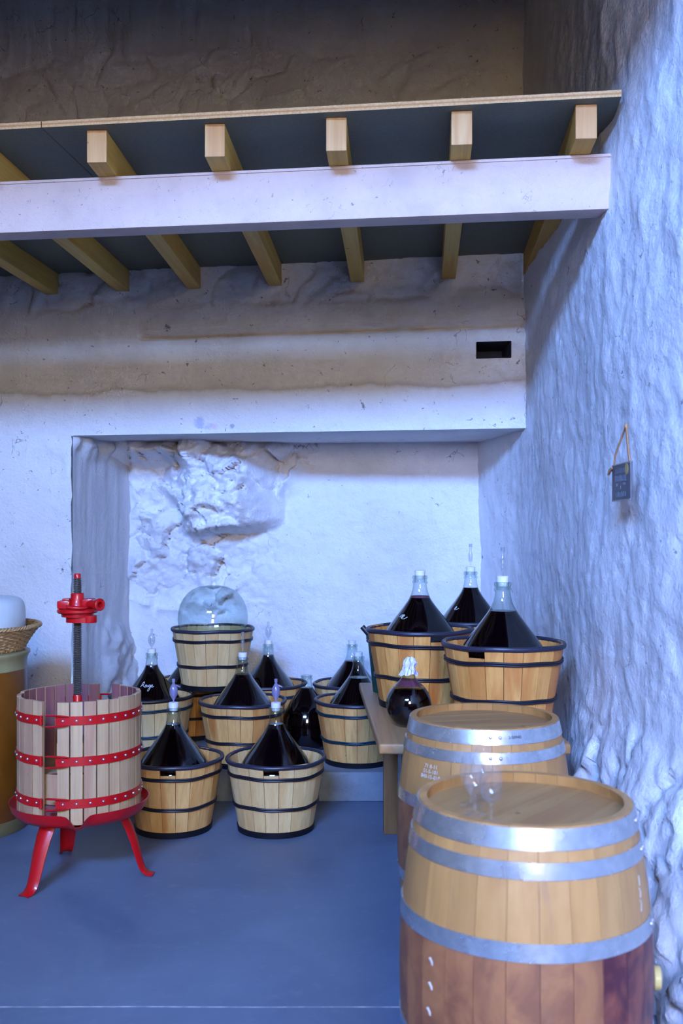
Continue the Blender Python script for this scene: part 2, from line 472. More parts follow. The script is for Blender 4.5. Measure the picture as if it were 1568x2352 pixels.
# ------------------------------------------------------------------ mesh helpers
class MB:
    def __init__(self):
        self.v, self.f, self.mi = [], [], []
        self.cur = 0

    def add(self, vs, fs, mtx=None):
        o = len(self.v)
        for p in vs:
            self.v.append(tuple(mtx @ Vector(p)) if mtx is not None else tuple(p))
        for f in fs:
            self.f.append(tuple(i + o for i in f))
            self.mi.append(self.cur)
        return self

    def box(self, x0, x1, y0, y1, z0, z1, mtx=None, bev=0.0):
        if bev <= 0:
            vs = [(x0, y0, z0), (x1, y0, z0), (x1, y1, z0), (x0, y1, z0), (x0, y0, z1), (x1, y0, z1), (x1, y1, z1), (x0, y1, z1)]
            fs = [(0, 3, 2, 1), (4, 5, 6, 7), (0, 1, 5, 4), (1, 2, 6, 5), (2, 3, 7, 6), (3, 0, 4, 7)]
            return self.add(vs, fs, mtx)
        bm = bmesh.new()
        bmesh.ops.create_cube(bm, size=1.0)
        for v in bm.verts:
            v.co = Vector(((x0 + x1) / 2 + v.co.x * (x1 - x0), (y0 + y1) / 2 + v.co.y * (y1 - y0), (z0 + z1) / 2 + v.co.z * (z1 - z0)))
        bmesh.ops.bevel(bm, geom=bm.edges[:] , offset=bev, segments=2, affect='EDGES', profile=0.6)
        bm.verts.index_update()
        self.add([v.co[:] for v in bm.verts], [[v.index for v in f.verts] for f in bm.faces], mtx)
        bm.free()
        return self

    def lathe(self, prof, segs=48, a0=0.0, a1=2 * PI, mtx=None, closed_prof=False):
        full = abs(a1 - a0 - 2 * PI) < 1e-6
        n = segs if full else segs + 1
        vs, fs = [], []
        m = len(prof)
        for i in range(n):
            a = a0 + (a1 - a0) * i / segs
            c, s = math.cos(a), math.sin(a)
            for r, z in prof:
                vs.append((r * c, r * s, z))
        for i in range(segs):
            j = (i + 1) % n
            for k in range(m if closed_prof else m - 1):
                k2 = (k + 1) % m
                if prof[k][0] < 1e-7 and prof[k2][0] < 1e-7:
                    continue
                fs.append((i * m + k, j * m + k, j * m + k2, i * m + k2))
        if not full and closed_prof:
            fs.append(tuple(range(m)))
            fs.append(tuple((segs * m + k) for k in reversed(range(m))))
        return self.add(vs, fs, mtx)

    def tube(self, pts, r, segs=8, closed=False, mtx=None, squash=None, cap=True):
        pts = [Vector(p) for p in pts]
        n = len(pts)
        rr = r if hasattr(r, '__len__') else [r] * n
        vs, fs = [], []
        prev = None
        for i, p in enumerate(pts):
            if closed:
                t = pts[(i + 1) % n] - pts[i - 1]
            else:
                t = pts[min(i + 1, n - 1)] - pts[max(i - 1, 0)]
            t.normalize()
            if prev is None:
                up = Vector((0, 0, 1)) if abs(t.z) < 0.9 else Vector((1, 0, 0))
            else:
                up = prev
            x = up.cross(t)
            if x.length < 1e-6:
                x = Vector((1, 0, 0)).cross(t)
            x.normalize()
            y = t.cross(x).normalized()
            prev = y
            for k in range(segs):
                a = 2 * PI * k / segs
                q = p + x * (math.cos(a) * rr[i] * (squash[0] if squash else 1)) + y * (math.sin(a) * rr[i] * (squash[1] if squash else 1))
                vs.append(q[:])
        m = n if closed else n - 1
        for i in range(m):
            j = (i + 1) % n
            for k in range(segs):
                k2 = (k + 1) % segs
                fs.append((i * segs + k, i * segs + k2, j * segs + k2, j * segs + k))
        if not closed and cap:
            fs.append(tuple(reversed(range(segs))))
            fs.append(tuple((n - 1) * segs + k for k in range(segs)))
        return self.add(vs, fs, mtx)

    def ring(self, R, z, r, segs=64, sides=8, squash=None, mtx=None, wob=0.0, seed=0):
        pts = []
        for i in range(segs):
            a = 2 * PI * i / segs
            d = wob * math.sin(3 * a + seed) + wob * 0.6 * math.sin(7 * a + 2 * seed)
            pts.append((R * math.cos(a), R * math.sin(a), z + d))
        return self.tube(pts, r, sides, True, mtx, squash)

    def build(self, name, mats, parent=None, smooth=35, loc=None, rot=None):
        me = bpy.data.meshes.new(name)
        me.from_pydata(self.v, [], self.f)
        if not isinstance(mats, (list, tuple)):
            mats = [mats]
        for m in mats:
            me.materials.append(m)
        me.polygons.foreach_set('material_index', self.mi)
        bm = bmesh.new()
        bm.from_mesh(me)
        bmesh.ops.remove_doubles(bm, verts=bm.verts, dist=1e-6)
        bmesh.ops.recalc_face_normals(bm, faces=bm.faces)
        bm.to_mesh(me)
        bm.free()
        if smooth:
            me.polygons.foreach_set('use_smooth', [True] * len(me.polygons))
            me.set_sharp_from_angle(angle=math.radians(smooth))
        me.update()
        return link(name, me, parent, loc, rot)


def link(name, data, parent=None, loc=None, rot=None):
    o = bpy.data.objects.new(name, data)
    COL.objects.link(o)
    if parent is not None:
        o.parent = parent
    if loc is not None:
        o.location = loc
    if rot is not None:
        o.rotation_euler = rot
    return o


def tag(o, label, cat=None, group=None, kind=None):
    if label:
        o['label'] = label
    if cat:
        o['category'] = cat
    if group:
        o['group'] = group
    if kind:
        o['kind'] = kind
    return o


def thing(name, label, cat, loc=(0, 0, 0), rz=0.0, group=None):
    o = link(name, None, None, loc, (0, 0, rz))
    o.empty_display_size = 0.05
    return tag(o, label, cat, group)


def struct(o, label=None):
    return tag(o, label, kind='structure')


def fbm(p, H=0.9, lac=2.1, oc=5):
    return noise.fractal(Vector(p), H, lac, oc)


def stones(p, k):
    """broken-stone cells: (tilted facet height, distance to joint)"""
    q = Vector(p) * k
    q += Vector((noise.noise(q * 1.1), noise.noise(q * 1.1 + Vector((7, 3, 1))), 0)) * 0.45 + Vector((noise.noise(q * 4.0), noise.noise(q * 4.0 + Vector((3, 9, 4))), 0)) * 0.10
    d, pts = noise.voronoi(q, distance_metric='DISTANCE')
    cv = noise.cell_vector(pts[0] * 13.7)
    o = q - pts[0]
    return (cv[0] - 0.4) + 1.1 * ((cv[1] - 0.5) * o.x + (cv[2] - 0.5) * o.y) * 2.0, d[1] - d[0]


def wall(name, us, vs, pos, disp, mat, skip=None, smooth=None):
    """grid wall: pos(u,v)->(point, outward normal), displaced towards the normal"""
    verts, faces = [], []
    nv = len(vs)
    for u in us:
        for v in vs:
            p, n = pos(u, v)
            p = Vector(p) + Vector(n) * disp(u, v)
            verts.append(p[:])
    for i in range(len(us) - 1):
        for j in range(nv - 1):
            uc, vc = (us[i] + us[i + 1]) / 2, (vs[j] + vs[j + 1]) / 2
            if skip and skip(uc, vc):
                continue
            faces.append((i * nv + j, (i + 1) * nv + j, (i + 1) * nv + j + 1, i * nv + j + 1))
    me = bpy.data.meshes.new(name)
    me.from_pydata(verts, [], faces)
    me.materials.append(mat)
    me.polygons.foreach_set('use_smooth', [True] * len(me.polygons))
    if smooth:
        me.set_sharp_from_angle(angle=math.radians(smooth))
    me.update()
    return link(name, me)


def frange(a, b, step, extra=()):
    n = max(1, int(round((b - a) / step)))
    l = [a + (b - a) * i / n for i in range(n + 1)]
    for e in extra:                              # snap the nearest line onto an exact edge
        k = min(range(len(l)), key=lambda i: abs(l[i] - e))
        l[k] = e
    return l


def sstep(a, b, x):
    t = max(0.0, min(1.0, (x - a) / (b - a)))
    return t * t * (3 - 2 * t)


def lerp_pts(pts, x):
    if x <= pts[0][0]:
        return pts[0][1]
    for (x0, y0), (x1, y1) in zip(pts, pts[1:]):
        if x <= x1:
            return y0 + (y1 - y0) * (x - x0) / (x1 - x0)
    return pts[-1][1]


# ------------------------------------------------------------------ the room shell
LINT_Z = 2.40
SLOPE = 0.163


def yh(x):                                        # header wall plane
    return 6.70 + (1.246 - x) * SLOPE


RW = [(-4.1, 1.46), (-0.6, 1.42), (2.0, 1.36), (3.3, 1.30), (4.0, 1.235), (4.6, 1.205), (6.5, 1.235), (6.85, 1.225), (7.1, 1.19), (7.9, 1.03), (8.4, 0.94)]


def rw_disp(y, z):
    d = 0.028 * fbm((y * 0.9, z * 0.8, 3.1)) + 0.007 * fbm((y * 5.5, z * 5.0, 9.0), 0.7) + 0.0045 * fbm((y * 16, z * 16, 5.0), 0.6)
    fade = sstep(5.6, 4.6, y)
    low = sstep(1.0, 0.0, z)
    d += 0.17 * low * fade
    st = sstep(1.05, 0.5, z) * fade
    if st > 0.01:
        c, e = stones((y * 1.0, z * 1.0, 0.5), 3.6)
        d += st * (0.035 * c + 0.025 * fbm((y * 5, z * 5, 2.0), 0.6) + 0.010 * fbm((y * 14, z * 14, 2.0), 0.6))
    return d


us = frange(-4.1, 2.9, 0.25) + frange(2.95, 8.4, 0.022)
vz = frange(0.0, 4.7, 0.022) + frange(4.8, 7.45, 0.2)
wr = wall('wall_right', us, vz, lambda y, z: ((lerp_pts(RW, y), y, z), (-1, 0, 0)),
          lambda y, z: rw_disp(y, z) if y > 2.9 else 0.0, M['plaster_r'])
struct(wr, 'rough whitewashed stone wall along the right side')

# header wall with the alcove opening, joints, pocket hole
JX = -1.946
HOLE = (0.0, 0.0, 0.0, 0.0)
_h0, _h1 = at(1090, 828, 6.82), at(1172, 785, 6.72)
HX0, HX1, HZ0, HZ1 = _h0.x, _h1.x, _h0.z, _h1.z


def groove(x, z, x0, x1, zz, wd):
    if x < x0 - 0.05 or x > x1 + 0.05:
        return 0.0
    e = sstep(x0 - 0.05, x0 + 0.1, x) * sstep(x1 + 0.05, x1 - 0.02, x)
    zc = zz + 0.008 * noise.noise(Vector((x * 4, 2, 1)))
    return e * sstep(wd, 0.0, abs(z - zc))


def hd_disp(x, z):
    lower = sstep(2.78, 2.70, z + 0.05 * noise.noise(Vector((x * 1.5, 0, 4))))
    rough = 1.0 - 0.85 * lower if z < 3.6 else 2.0
    d = rough * (0.02 * fbm((x * 1.4, 0.2, z * 1.6)) + 0.010 * fbm((x * 5, 1.2, z * 5)) + 0.004 * fbm((x * 17, 1.2, z * 17)))
    d += 0.022 * lower
    if 2.7 < z < 3.6:
        # upper course stands a little proud of the one below
        d += 0.014 * sstep(3.098, 3.118, z)
        if abs(z - 3.108) < 0.0095 and -1.45 < x < 1.23:
            d -= 0.14 * sstep(0.28, 0.42, 0.5 + 0.6 * noise.noise(Vector((x * 3.5, 1, 0))) + 0.1 * min(1, x + 0.9))
        if abs(z - 2.957) < 0.0052 and 0.34 < x < 0.80:
            d -= 0.03 * sstep(0.3, 0.45, 0.5 + 0.7 * noise.noise(Vector((x * 9, 4, 0))))
        if z > 3.30:
            c, e = stones((x, z, 2.2), 4.0)
            d += 0.02 * c - 0.02 * (1 - sstep(0, 0.12, e))
    if z > 3.6:
        c, e = stones((x, z, 7.2), 3.6)
        m = sstep(1.0, -0.6, x) * 0.7 + 0.15
        d += m * (0.04 * c - 0.035 * (1 - sstep(0.0, 0.06, e)))
    # ragged plaster edge on the jamb corner
    if z < 2.4 and x < JX + 0.02:
        d += 0.02 * fbm((x * 6, 3, z * 6)) * sstep(JX - 0.5, JX, x)
    return d


def hd_skip(x, z):
    if x > JX and z < LINT_Z:
        return True
    return HX0 < x < HX1 and HZ0 < z < HZ1


us = frange(-3.4, -2.5, 0.1) + frange(-2.46, 1.34, 0.019, (JX, HX0, HX1))
vz = frange(0.0, 1.3, 0.1) + frange(1.33, 5.15, 0.019, (LINT_Z, HZ0, HZ1, 3.0905, 3.100, 3.116, 3.1275, 2.947, 2.957, 2.967)) + frange(5.25, 7.45, 0.2)
nrm = Vector((-SLOPE, -1, 0)).normalized()
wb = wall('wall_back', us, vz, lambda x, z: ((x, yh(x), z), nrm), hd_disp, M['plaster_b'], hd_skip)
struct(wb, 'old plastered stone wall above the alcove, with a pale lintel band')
# the pocket behind the square hole, and the lintel underside
mb = MB()
yy0 = yh((HX0 + HX1) / 2)
for a, b, c, d in (((HX0, HZ0), (HX1, HZ0), 0, 0), ((HX1, HZ0), (HX1, HZ1), 0, 0), ((HX1, HZ1), (HX0, HZ1), 0, 0), ((HX0, HZ1), (HX0, HZ0), 0, 0)):
    mb.add([(a[0], yh(a[0]) - 0.03, a[1]), (b[0], yh(b[0]) - 0.03, b[1]), (b[0], yh(b[0]) + 0.35, b[1]), (a[0], yh(a[0]) + 0.35, a[1])], [(0, 1, 2, 3)])
mb.add([(HX0, yh(HX0) + 0.35, HZ0), (HX1, yh(HX1) + 0.35, HZ0), (HX1, yh(HX1) + 0.35, HZ1), (HX0, yh(HX0) + 0.35, HZ1)], [(0, 1, 2, 3)])
mb.build('beam_pocket', M['dark'], wb, 0)

# alcove: side jamb, back wall with the boulder, soffit
JB = (-1.69, 8.02)


def jamb_pos(u, z):
    x = JX + (JB[0] - JX) * u
    y = yh(JX) + (JB[1] - yh(JX)) * u
    return (x, y, z), (0.95, -0.3, 0)


def jamb_disp(u, z):
    d = 0.006 * fbm((u * 9, 1, z * 0.8)) + 0.004 * fbm((u * 22, 1, z * 2))
    d += 0.012 * max(0, noise.noise(Vector((u * 5.0 + 0.15 * z, 4, 0.3))) - 0.35)
    top = sstep(2.22, 2.36, z + 0.12 * noise.noise(Vector((u * 5, 1, z * 3))))
    if u < 0.6:
        d += 0.05 * top * (0.6 + fbm((u * 8, 5, z * 7)))
    low = sstep(1.05, 0.8, z + 0.35 * (u - 0.8)) * sstep(0.35, 0.6, u)
    d += 0.07 * low * (0.8 + fbm((u * 5, 2, z * 4)))
    return d if u > 0.001 else 0.0


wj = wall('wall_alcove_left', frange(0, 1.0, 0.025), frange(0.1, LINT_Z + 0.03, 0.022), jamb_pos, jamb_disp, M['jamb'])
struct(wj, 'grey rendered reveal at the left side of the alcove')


def yb(x):
    return 7.72 + (1.06 - x) * 0.10


def al_disp(x, z):
    d = 0.02 * fbm((x * 1.5, 4, z * 1.5)) + 0.008 * fbm((x * 5, 3, z * 5)) + 0.003 * fbm((x * 16, 3, z * 16))
    # rough stone area on the left
    left = sstep(-0.25, -0.9, x + 0.25 * noise.noise(Vector((x, 1, z * 1.4)))) * sstep(0.9, 1.35, z) * sstep(-1.76, -1.56, x)
    c, e = stones((x, z, 1.7), 4.3)
    big = max(sstep(0.4, 0.6, 0.5 + noise.noise(Vector((x * 1.1, 2.0, z * 1.3 + 5)))), sstep(-0.75, -1.05, x + 0.35 * max(0, 1.7 - z)) * sstep(1.05, 1.35, z))
    d += left * ((0.14 * c - 0.06 * (1 - sstep(0.0, 0.045, e))) * (0.25 + 0.75 * big) + 0.035 * fbm((x * 4, 8, z * 4), 0.7) + 0.016 * fbm((x * 14, 8, z * 14), 0.6))
    # the boulder
    wob = 0.07 * fbm((x * 3.5, 6, z * 3.5))
    lf = sstep(-1.42, -1.12, x + wob - 0.35 * max(0, 1.95 - z))
    rt = max(0.0, min(1.0, (-0.44 - x) / 0.30))
    bt = sstep(1.66, 1.77, z + wob * 0.5 - 0.12 * (x + 0.9))
    tp = sstep(2.42, 2.2, z + wob)
    b = lf * rt * bt * (0.35 + 0.65 * tp)
    rag = sstep(-0.62, -0.78, x) * 0.9 + 0.7 * sstep(1.95, 1.72, z)
    d += b * (0.42 + rag * (0.06 * fbm((x * 5, 2, z * 7), 0.7) + 0.03 * fbm((x * 15, 2, z * 20), 0.6)))
    # broken masonry under the lintel, top left
    tl = sstep(2.18, 2.34, z + 0.1 * noise.noise(Vector((x * 4, 0, 2)))) * sstep(-0.85, -1.15, x)
    d += tl * (0.25 + 0.14 * c + 0.06 * fbm((x * 6, 1, z * 6)))
    return d


wa = wall('wall_alcove_back', frange(-1.80, 1.20, 0.013), frange(0.1, LINT_Z + 0.03, 0.013),
          lambda x, z: ((x, yb(x), z), (-0.1, -1, 0)), al_disp, M['plaster_a'])
struct(wa, 'whitewashed rough wall at the back of the alcove with a jutting boulder')

sx = [(JX - 0.02, yh(JX - 0.02) - 0.02), (1.32, yh(1.32) - 0.02), (1.32, 8.35), (-1.9, 8.35)]
mb = MB()
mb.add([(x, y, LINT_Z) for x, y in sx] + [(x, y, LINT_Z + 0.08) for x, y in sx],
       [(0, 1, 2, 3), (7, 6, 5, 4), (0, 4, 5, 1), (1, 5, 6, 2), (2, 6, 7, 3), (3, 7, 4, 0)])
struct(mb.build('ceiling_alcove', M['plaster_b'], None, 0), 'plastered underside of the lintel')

# floor and the low concrete step
mb = MB()
mb.box(-3.6, 1.6, -4.3, 8.4, -0.12, 0.0)
struct(mb.build('floor', M['floor'], None, 0), 'blue-grey painted concrete floor with a thin white line')
mb = MB()
mb.box(-3.38, 1.24, 6.30, 8.3, 0.001, 0.188, bev=0.012)
struct(mb.build('trim_1', M['step'], None, 30), 'low concrete step in front of the alcove')

# unseen rest of the shell: left wall, front wall, roof, added light blockers
mb = MB()
mb.box(-3.6, -3.4, -4.3, 8.6, -0.1, 7.5)
struct(mb.build('wall_left', M['wall_in'], None, 0))
mb = MB()
for (x0, x1, z0, z1) in ((-3.5, 1.7, WIN[3], 7.5), (-3.5, WIN[0], WIN[2], WIN[3]), (WIN[1], 1.7, WIN[2], WIN[3]), (-3.5, 1.7, FILL[3], WIN[2]),
                         (-3.5, FILL[0], FILL[2], FILL[3]), (FILL[1], 1.7, FILL[2], FILL[3]), (-3.5, 1.7, 0, FILL[2])):
    mb.box(x0, x1, FRONT_Y - 0.2, FRONT_Y, z0, z1)
struct(mb.build('wall_front', M['wall_in'], None, 0), 'front wall with an added warm-lit opening and a high window')
mb = MB()
mb.box(-3.4, 1.5, 2.15, 2.30, 4.12, 7.45)  # unseen wall added to keep window light off the upper wall
struct(mb.build('wall_light_block', M['wall_in'], None, 0))
mb = MB()
mb.box(-3.9, 2.0, -4.3, 9.0, 7.4, 7.6)
struct(mb.build('roof', M['roof'], None, 0))
mb = MB()
mb.box(-3.6, 2.0, 8.6, 8.8, -0.1, 7.5)
mb.box(1.75, 1.95, -4.2, 8.7, -0.1, 7.5)  # backing boxes added to seal the shell against light leaks
struct(mb.build('wall_light_seal', M['wall_in'], None, 0))
mb = MB()
mb.box(-40, 40, -45, -4.2, -0.2, -0.02)
struct(mb.build('ground', M['ground'], None, 0))
mb = MB()
mb.box(-0.3, 16, -14, -12, -0.1, 14.0)  # unseen building shaped and kept to hide sky from the warm opening
struct(mb.build('opposite_sky_block', M['facade'], None, 0))

# ------------------------------------------------------------------ ceiling: chipboard, joists, concrete beam
BA, BB = at(1392, 480, 4.53), at(0, 537, 4.895)          # beam front lower edge
bdir = Vector((BB.x - BA.x, BB.y - BA.y, 0)).normalized()
bn = Vector((-bdir.y, bdir.x, 0))                        # towards the back?
if bn.y < 0:
    bn = -bn
yaw = math.atan2(-bdir.y, -bdir.x)
ceil = link('ceiling', None, None, (BA.x, BA.y, 0), (0, 0, yaw))
struct(ceil, 'chipboard loft floor on pine joists, seen from below')
JZ0, JZ1 = 3.425, 3.575
# local axes: +x to the right along the beam, +y to the back
bt = 0.029
for (x0, x1, y0, y1) in ((-5.0, -2.58, -0.25, 0.98), (-2.576, 0.03, -0.25, 0.98), (-5.0, -1.9, 0.985, 2.9), (-1.896, 0.06, 0.985, 2.9)):
    m = MB()
    m.box(x0, x1, y0, y1, 0.0, bt)
    m.mi[2] = 1
    o = m.build('board', [M['osb'], M['osb_edge']], ceil, 0, (0, 0, JZ1))
fronts = [-330, -60, 222, 493, 772, 1060, 1346]
backs = [122, 285, 447, 632, 821, 1030, 1217]
inv = Matrix.Rotation(-yaw, 4, 'Z')


def to_local(p):
    return inv @ (Vector((p.x - BA.x, p.y - BA.y, 0)))


for fx, bx in zip(fronts, backs):
    # front end on a line 0.19 m before the beam, back end in the header wall
    tq = (fx - 784) / FPX
    lo = BA - bn * 0.19
    # intersect ray x = tq*y with line lo + s*bdir
    s = (lo.x - tq * lo.y) / (tq * bdir.y - bdir.x)
    pf = lo + bdir * s
    tb = (bx - 784) / FPX
    yb_ = (6.70 + 1.246 * SLOPE) / (1 + SLOPE * tb)
    pb = Vector((tb * yb_, yb_, 0))
    a, b = to_local(pf), to_local(pb)
    d = (b - a)
    d.z = 0
    L = d.length + 0.12
    m = MB()
    m.box(-0.046, 0.046, 0, L, 0, JZ1 - JZ0 - 0.001, bev=0.003)
    for i, f in enumerate(m.f):
        if all(m.v[k][1] < 0.004 for k in f):
            m.mi[i] = 1
    m.build('joist', [M['joist'], M['joist_end']], ceil, 0, (a.x, a.y, JZ0), (0, 0, math.atan2(-d.x, d.y)))

m = MB()
m.box(-5.0, 0.02, 0.0, 0.13, 0.0, 0.245, bev=0.006)
m.box(-5.0, 0.02, -0.006, 0.10, 0.236, 0.25, bev=0.003)
beam = m.build('concrete_beam', M['concrete'], None, 30, (BA.x, BA.y, BA.z), (0, 0, yaw))
tag(beam, 'long pale pinkish concrete beam carrying the ceiling joists', 'beam')


# ------------------------------------------------------------------ tubs and demijohns
def stave_mesh(name, r0, r1, z0, z1, dphi, th, mats, nz=1, rfun=None, na=3, inner_mat=0):
    vs, fs, mi = [], [], []
    zs = [z0 + (z1 - z0) * i / nz for i in range(nz + 1)]
    rf = rfun or (lambda z: r0 + (r1 - r0) * (z - z0) / (z1 - z0))
    for layer in (0, 1):
        for z in zs:
            r = rf(z) - layer * th
            for k in range(na):
                a = -dphi / 2 + dphi * k / (na - 1)
                vs.append((r * math.cos(a), r * math.sin(a), z))
    n = na
    tot = (nz + 1) * n
    for i in range(nz):
        for k in range(n - 1):
            a = i * n + k
            fs.append((a, a + 1, a + 1 + n, a + n)); mi.append(0)
            b = a + tot
            fs.append((b + n, b + n + 1, b + 1, b)); mi.append(inner_mat)
        for k in (0, n - 1):
            a = i * n + k
            q = (a, a + n, a + n + tot, a + tot)
            fs.append(q if k == 0 else q[::-1]); mi.append(0)
    for i in (0, nz):
        for k in range(n - 1):
            a = i * n + k
            q = (a, a + tot, a + 1 + tot, a + 1)
            fs.append(q if i == 0 else q[::-1]); mi.append(0)
    me = bpy.data.meshes.new(name)
    me.from_pydata(vs, [], fs)
    for m in mats:
        me.materials.append(m)
    me.polygons.foreach_set('material_index', mi)
    me.polygons.foreach_set('use_smooth', [True] * len(fs))
    me.set_sharp_from_angle(angle=math.radians(40))
    me.update()
    return me


TUB_H = 0.41


def make_tub(label, x, y, z, mat, rim, hoop, s=1.0, rz=0.0, notch=None, nst=20, group='wooden demijohn tubs', name='wooden_tub', rtop=0.2825):
    t = thing(name, label, 'tub', (x, y, z), rz, group)
    R0, R1, H = 0.213 * s, rtop * s, TUB_H * s
    dphi = 2 * PI / nst
    tall = stave_mesh('stave', R0, R1, 0.004, H, dphi - 0.010, 0.012 * s, [mat])
    hs = H * 0.885
    shrt = stave_mesh('stave', R0, R0 + (R1 - R0) * hs / H, 0.004, hs, dphi - 0.010, 0.012 * s, [mat])
    nn = set()
    if notch is not None:
        # notch given as world angle
        k0 = int(round((notch - rz) / dphi))
        nn = {k0 % nst, (k0 + nst // 2) % nst}
    for k in range(nst):
        o = link('stave', shrt if k in nn else tall, t, (0, 0, 0), (0, 0, k * dphi))
        if k not in nn:
            o.scale = (1, 1, 1 + random.uniform(-0.004, 0.016))
    rr = lambda zz: R0 + (R1 - R0) * zz / H
    sd = random.uniform(0, 6)
    m = MB(); m.ring(R1 - 0.003 * s, H - 0.004 * s, 0.0122 * s, 72, 10, wob=0.002, seed=sd)
    m.build('rim_hoop', rim, t)
    for zz in (0.338 * s, 0.165 * s):
        m = MB()
        m.ring(rr(zz) + 0.003 * s, zz + 0.005 * s, 0.0055 * s, 72, 8, (1, 1), wob=0.003, seed=sd + zz)
        m.ring(rr(zz) + 0.003 * s, zz - 0.005 * s, 0.0055 * s, 72, 8, (1, 1), wob=0.003, seed=sd + zz)
        m.build('hoop', hoop, t)
    m = MB()
    hb = 0.034 * s
    m.lathe([(R0 - 0.004, 0), (R0 + 0.006 * s, 0), (rr(hb) + 0.005 * s, hb), (rr(hb) - 0.002, hb)], 64, closed_prof=True)
    m.build('base_band', M['band_black'], t)
    m = MB()
    m.lathe([(0, 0.006), (R0 - 0.008, 0.006), (R0 - 0.008, 0.018), (0, 0.018)], 48)
    m.build('base_board', mat, t)
    return t


BODY = [(0.0, 0.034), (0.12, 0.030), (0.165, 0.040), (0.198, 0.085), (0.217, 0.15), (0.226, 0.22), (0.224, 0.29), (0.212, 0.345), (0.190, 0.39),
        (0.155, 0.44), (0.118, 0.488), (0.088, 0.528), (0.063, 0.563), (0.047, 0.594), (0.039, 0.622), (0.0355, 0.650)]
LIP = [(0.0355, 0.650), (0.0395, 0.654), (0.0405, 0.664), (0.0365, 0.669), (0.0365, 0.674), (0.0405, 0.679), (0.0405, 0.690), (0.037, 0.695), (0.030, 0.695), (0.030, 0.655)]


def smooth_prof(p, it=2):
    for _ in range(it):
        q = [p[0]]
        for a, b in zip(p, p[1:]):
            q.append((a[0] * 0.75 + b[0] * 0.25, a[1] * 0.75 + b[1] * 0.25))
            q.append((a[0] * 0.25 + b[0] * 0.75, a[1] * 0.25 + b[1] * 0.75))
        q.append(p[-1])
        p = q
    return p


BODY_S = smooth_prof(BODY, 2)


def prof_r(prof, z):
    best = 0
    for (r0, z0), (r1, z1) in zip(prof, prof[1:]):
        if z1 > z0 and z0 <= z <= z1:
            return r0 + (r1 - r0) * (z - z0) / (z1 - z0)
    return best


def wine_prof(prof, level, inset=0.004):
    p = [(max(0, r - inset), z + (inset if z < 0.05 else 0)) for r, z in prof if z < level]
    rl = prof_r(prof, level) - inset
    return p + [(rl, level), (0, level)]


def airlock_slim(m, z, s):
    m.lathe([(0.004 * s, z - 0.01), (0.004 * s, z + 0.02 * s), (0.012 * s, z + 0.04 * s), (0.013 * s, z + 0.075 * s), (0.007 * s, z + 0.09 * s), (0.0065 * s, z + 0.105 * s),
             (0.010 * s, z + 0.115 * s), (0.010 * s, z + 0.135 * s), (0.009 * s, z + 0.135 * s), (0.0085 * s, z + 0.117 * s)], 16)
    m.lathe([(0.0045 * s, z + 0.03 * s), (0.0045 * s, z + 0.08 * s), (0.0, z + 0.085 * s)], 10)


def airlock_bubble(m, z, s):
    m.lathe([(0.0045 * s, z - 0.01), (0.0045 * s, z + 0.012 * s), (0.014 * s, z + 0.028 * s), (0.023 * s, z + 0.045 * s), (0.023 * s, z + 0.080 * s), (0.012 * s, z + 0.100 * s),
             (0.006 * s, z + 0.112 * s), (0.0095 * s, z + 0.118 * s), (0.0095 * s, z + 0.135 * s), (0.0085 * s, z + 0.135 * s)], 20)
    m.lathe([(0.0, z + 0.035 * s), (0.008 * s, z + 0.038 * s), (0.012 * s, z + 0.05 * s), (0.011 * s, z + 0.075 * s), (0.0, z + 0.08 * s)], 14)
    m.tube([(0.012 * s, 0, z + 0.098 * s), (0.024 * s, -0.002, z + 0.094 * s), (0.038 * s, -0.003, z + 0.088 * s)], [0.006 * s, 0.005 * s, 0.003 * s], 8)


def make_demijohn(label, x, y, z, s=1.0, level=0.59, bung=True, lock=None, lockmat=None, foam=False, group='wine-filled glass demijohns', rz=0.0):
    t = thing('demijohn', label, 'demijohn', (x, y, z), rz, group)
    P = [(r * s, zz * s) for r, zz in BODY_S]
    m = MB(); m.lathe(P + [(r * s, zz * s) for r, zz in LIP], 64)
    m.build('glass_body', M['glass'], t, 60)
    m = MB(); m.lathe(wine_prof(P, level * s), 64)
    m.build('wine', M['wine'], t, 50)
    if foam:
        m = MB()
        r0, r1 = prof_r(P, level * s) - 0.003, prof_r(P, (level + 0.012) * s) - 0.003
        m.lathe([(r0, level * s + 0.0005), (r1, (level + 0.011) * s), (0, (level + 0.006) * s)], 48)
        m.build('foam_ring', M['foam'], t, 40)
    top = 0.695 * s
    if bung:
        m = MB()
        m.lathe([(0, top - 0.02 * s), (0.024 * s, top - 0.02 * s), (0.0275 * s, top), (0.0275 * s, top + 0.001), (0.0285 * s, top + 0.026 * s), (0.026 * s, top + 0.028 * s), (0, top + 0.028 * s)], 28)
        m.build('bung', M['bung'], t, 40)
        top += 0.028 * s
    if lock:
        m = MB()
        (airlock_slim if lock == 'slim' else airlock_bubble)(m, top, s)
        m.build('airlock', lockmat or M['airlock'], t, 50)
    return t


SZ = 0.188
TZ = 0.73
# front pair on the floor
make_tub('amber-streaked wooden tub on the floor beside the red press', -0.968, 5.75, 0, M['tub_pale'], M['hoop_navy'], M['hoop_black'], 1, -PI / 2 + 0.05, -PI / 2 + 0.05)
make_demijohn('full demijohn with lilac airlock in the tub beside the press', -0.968, 5.75, 0.0, lock='bubble', lockmat=M['airlock_lilac'], level=0.60)
make_tub('pale cream wooden tub standing alone on the floor in front', -0.378, 5.75, 0, M['tub_cream'], M['hoop_navy'], M['hoop_black'], 1, -PI / 2 - 0.03, -PI / 2 - 0.03)
make_demijohn('full demijohn with lilac airlock in the pale front tub', -0.378, 5.75, 0.0, lock='bubble', lockmat=M['airlock_lilac'], level=0.60)
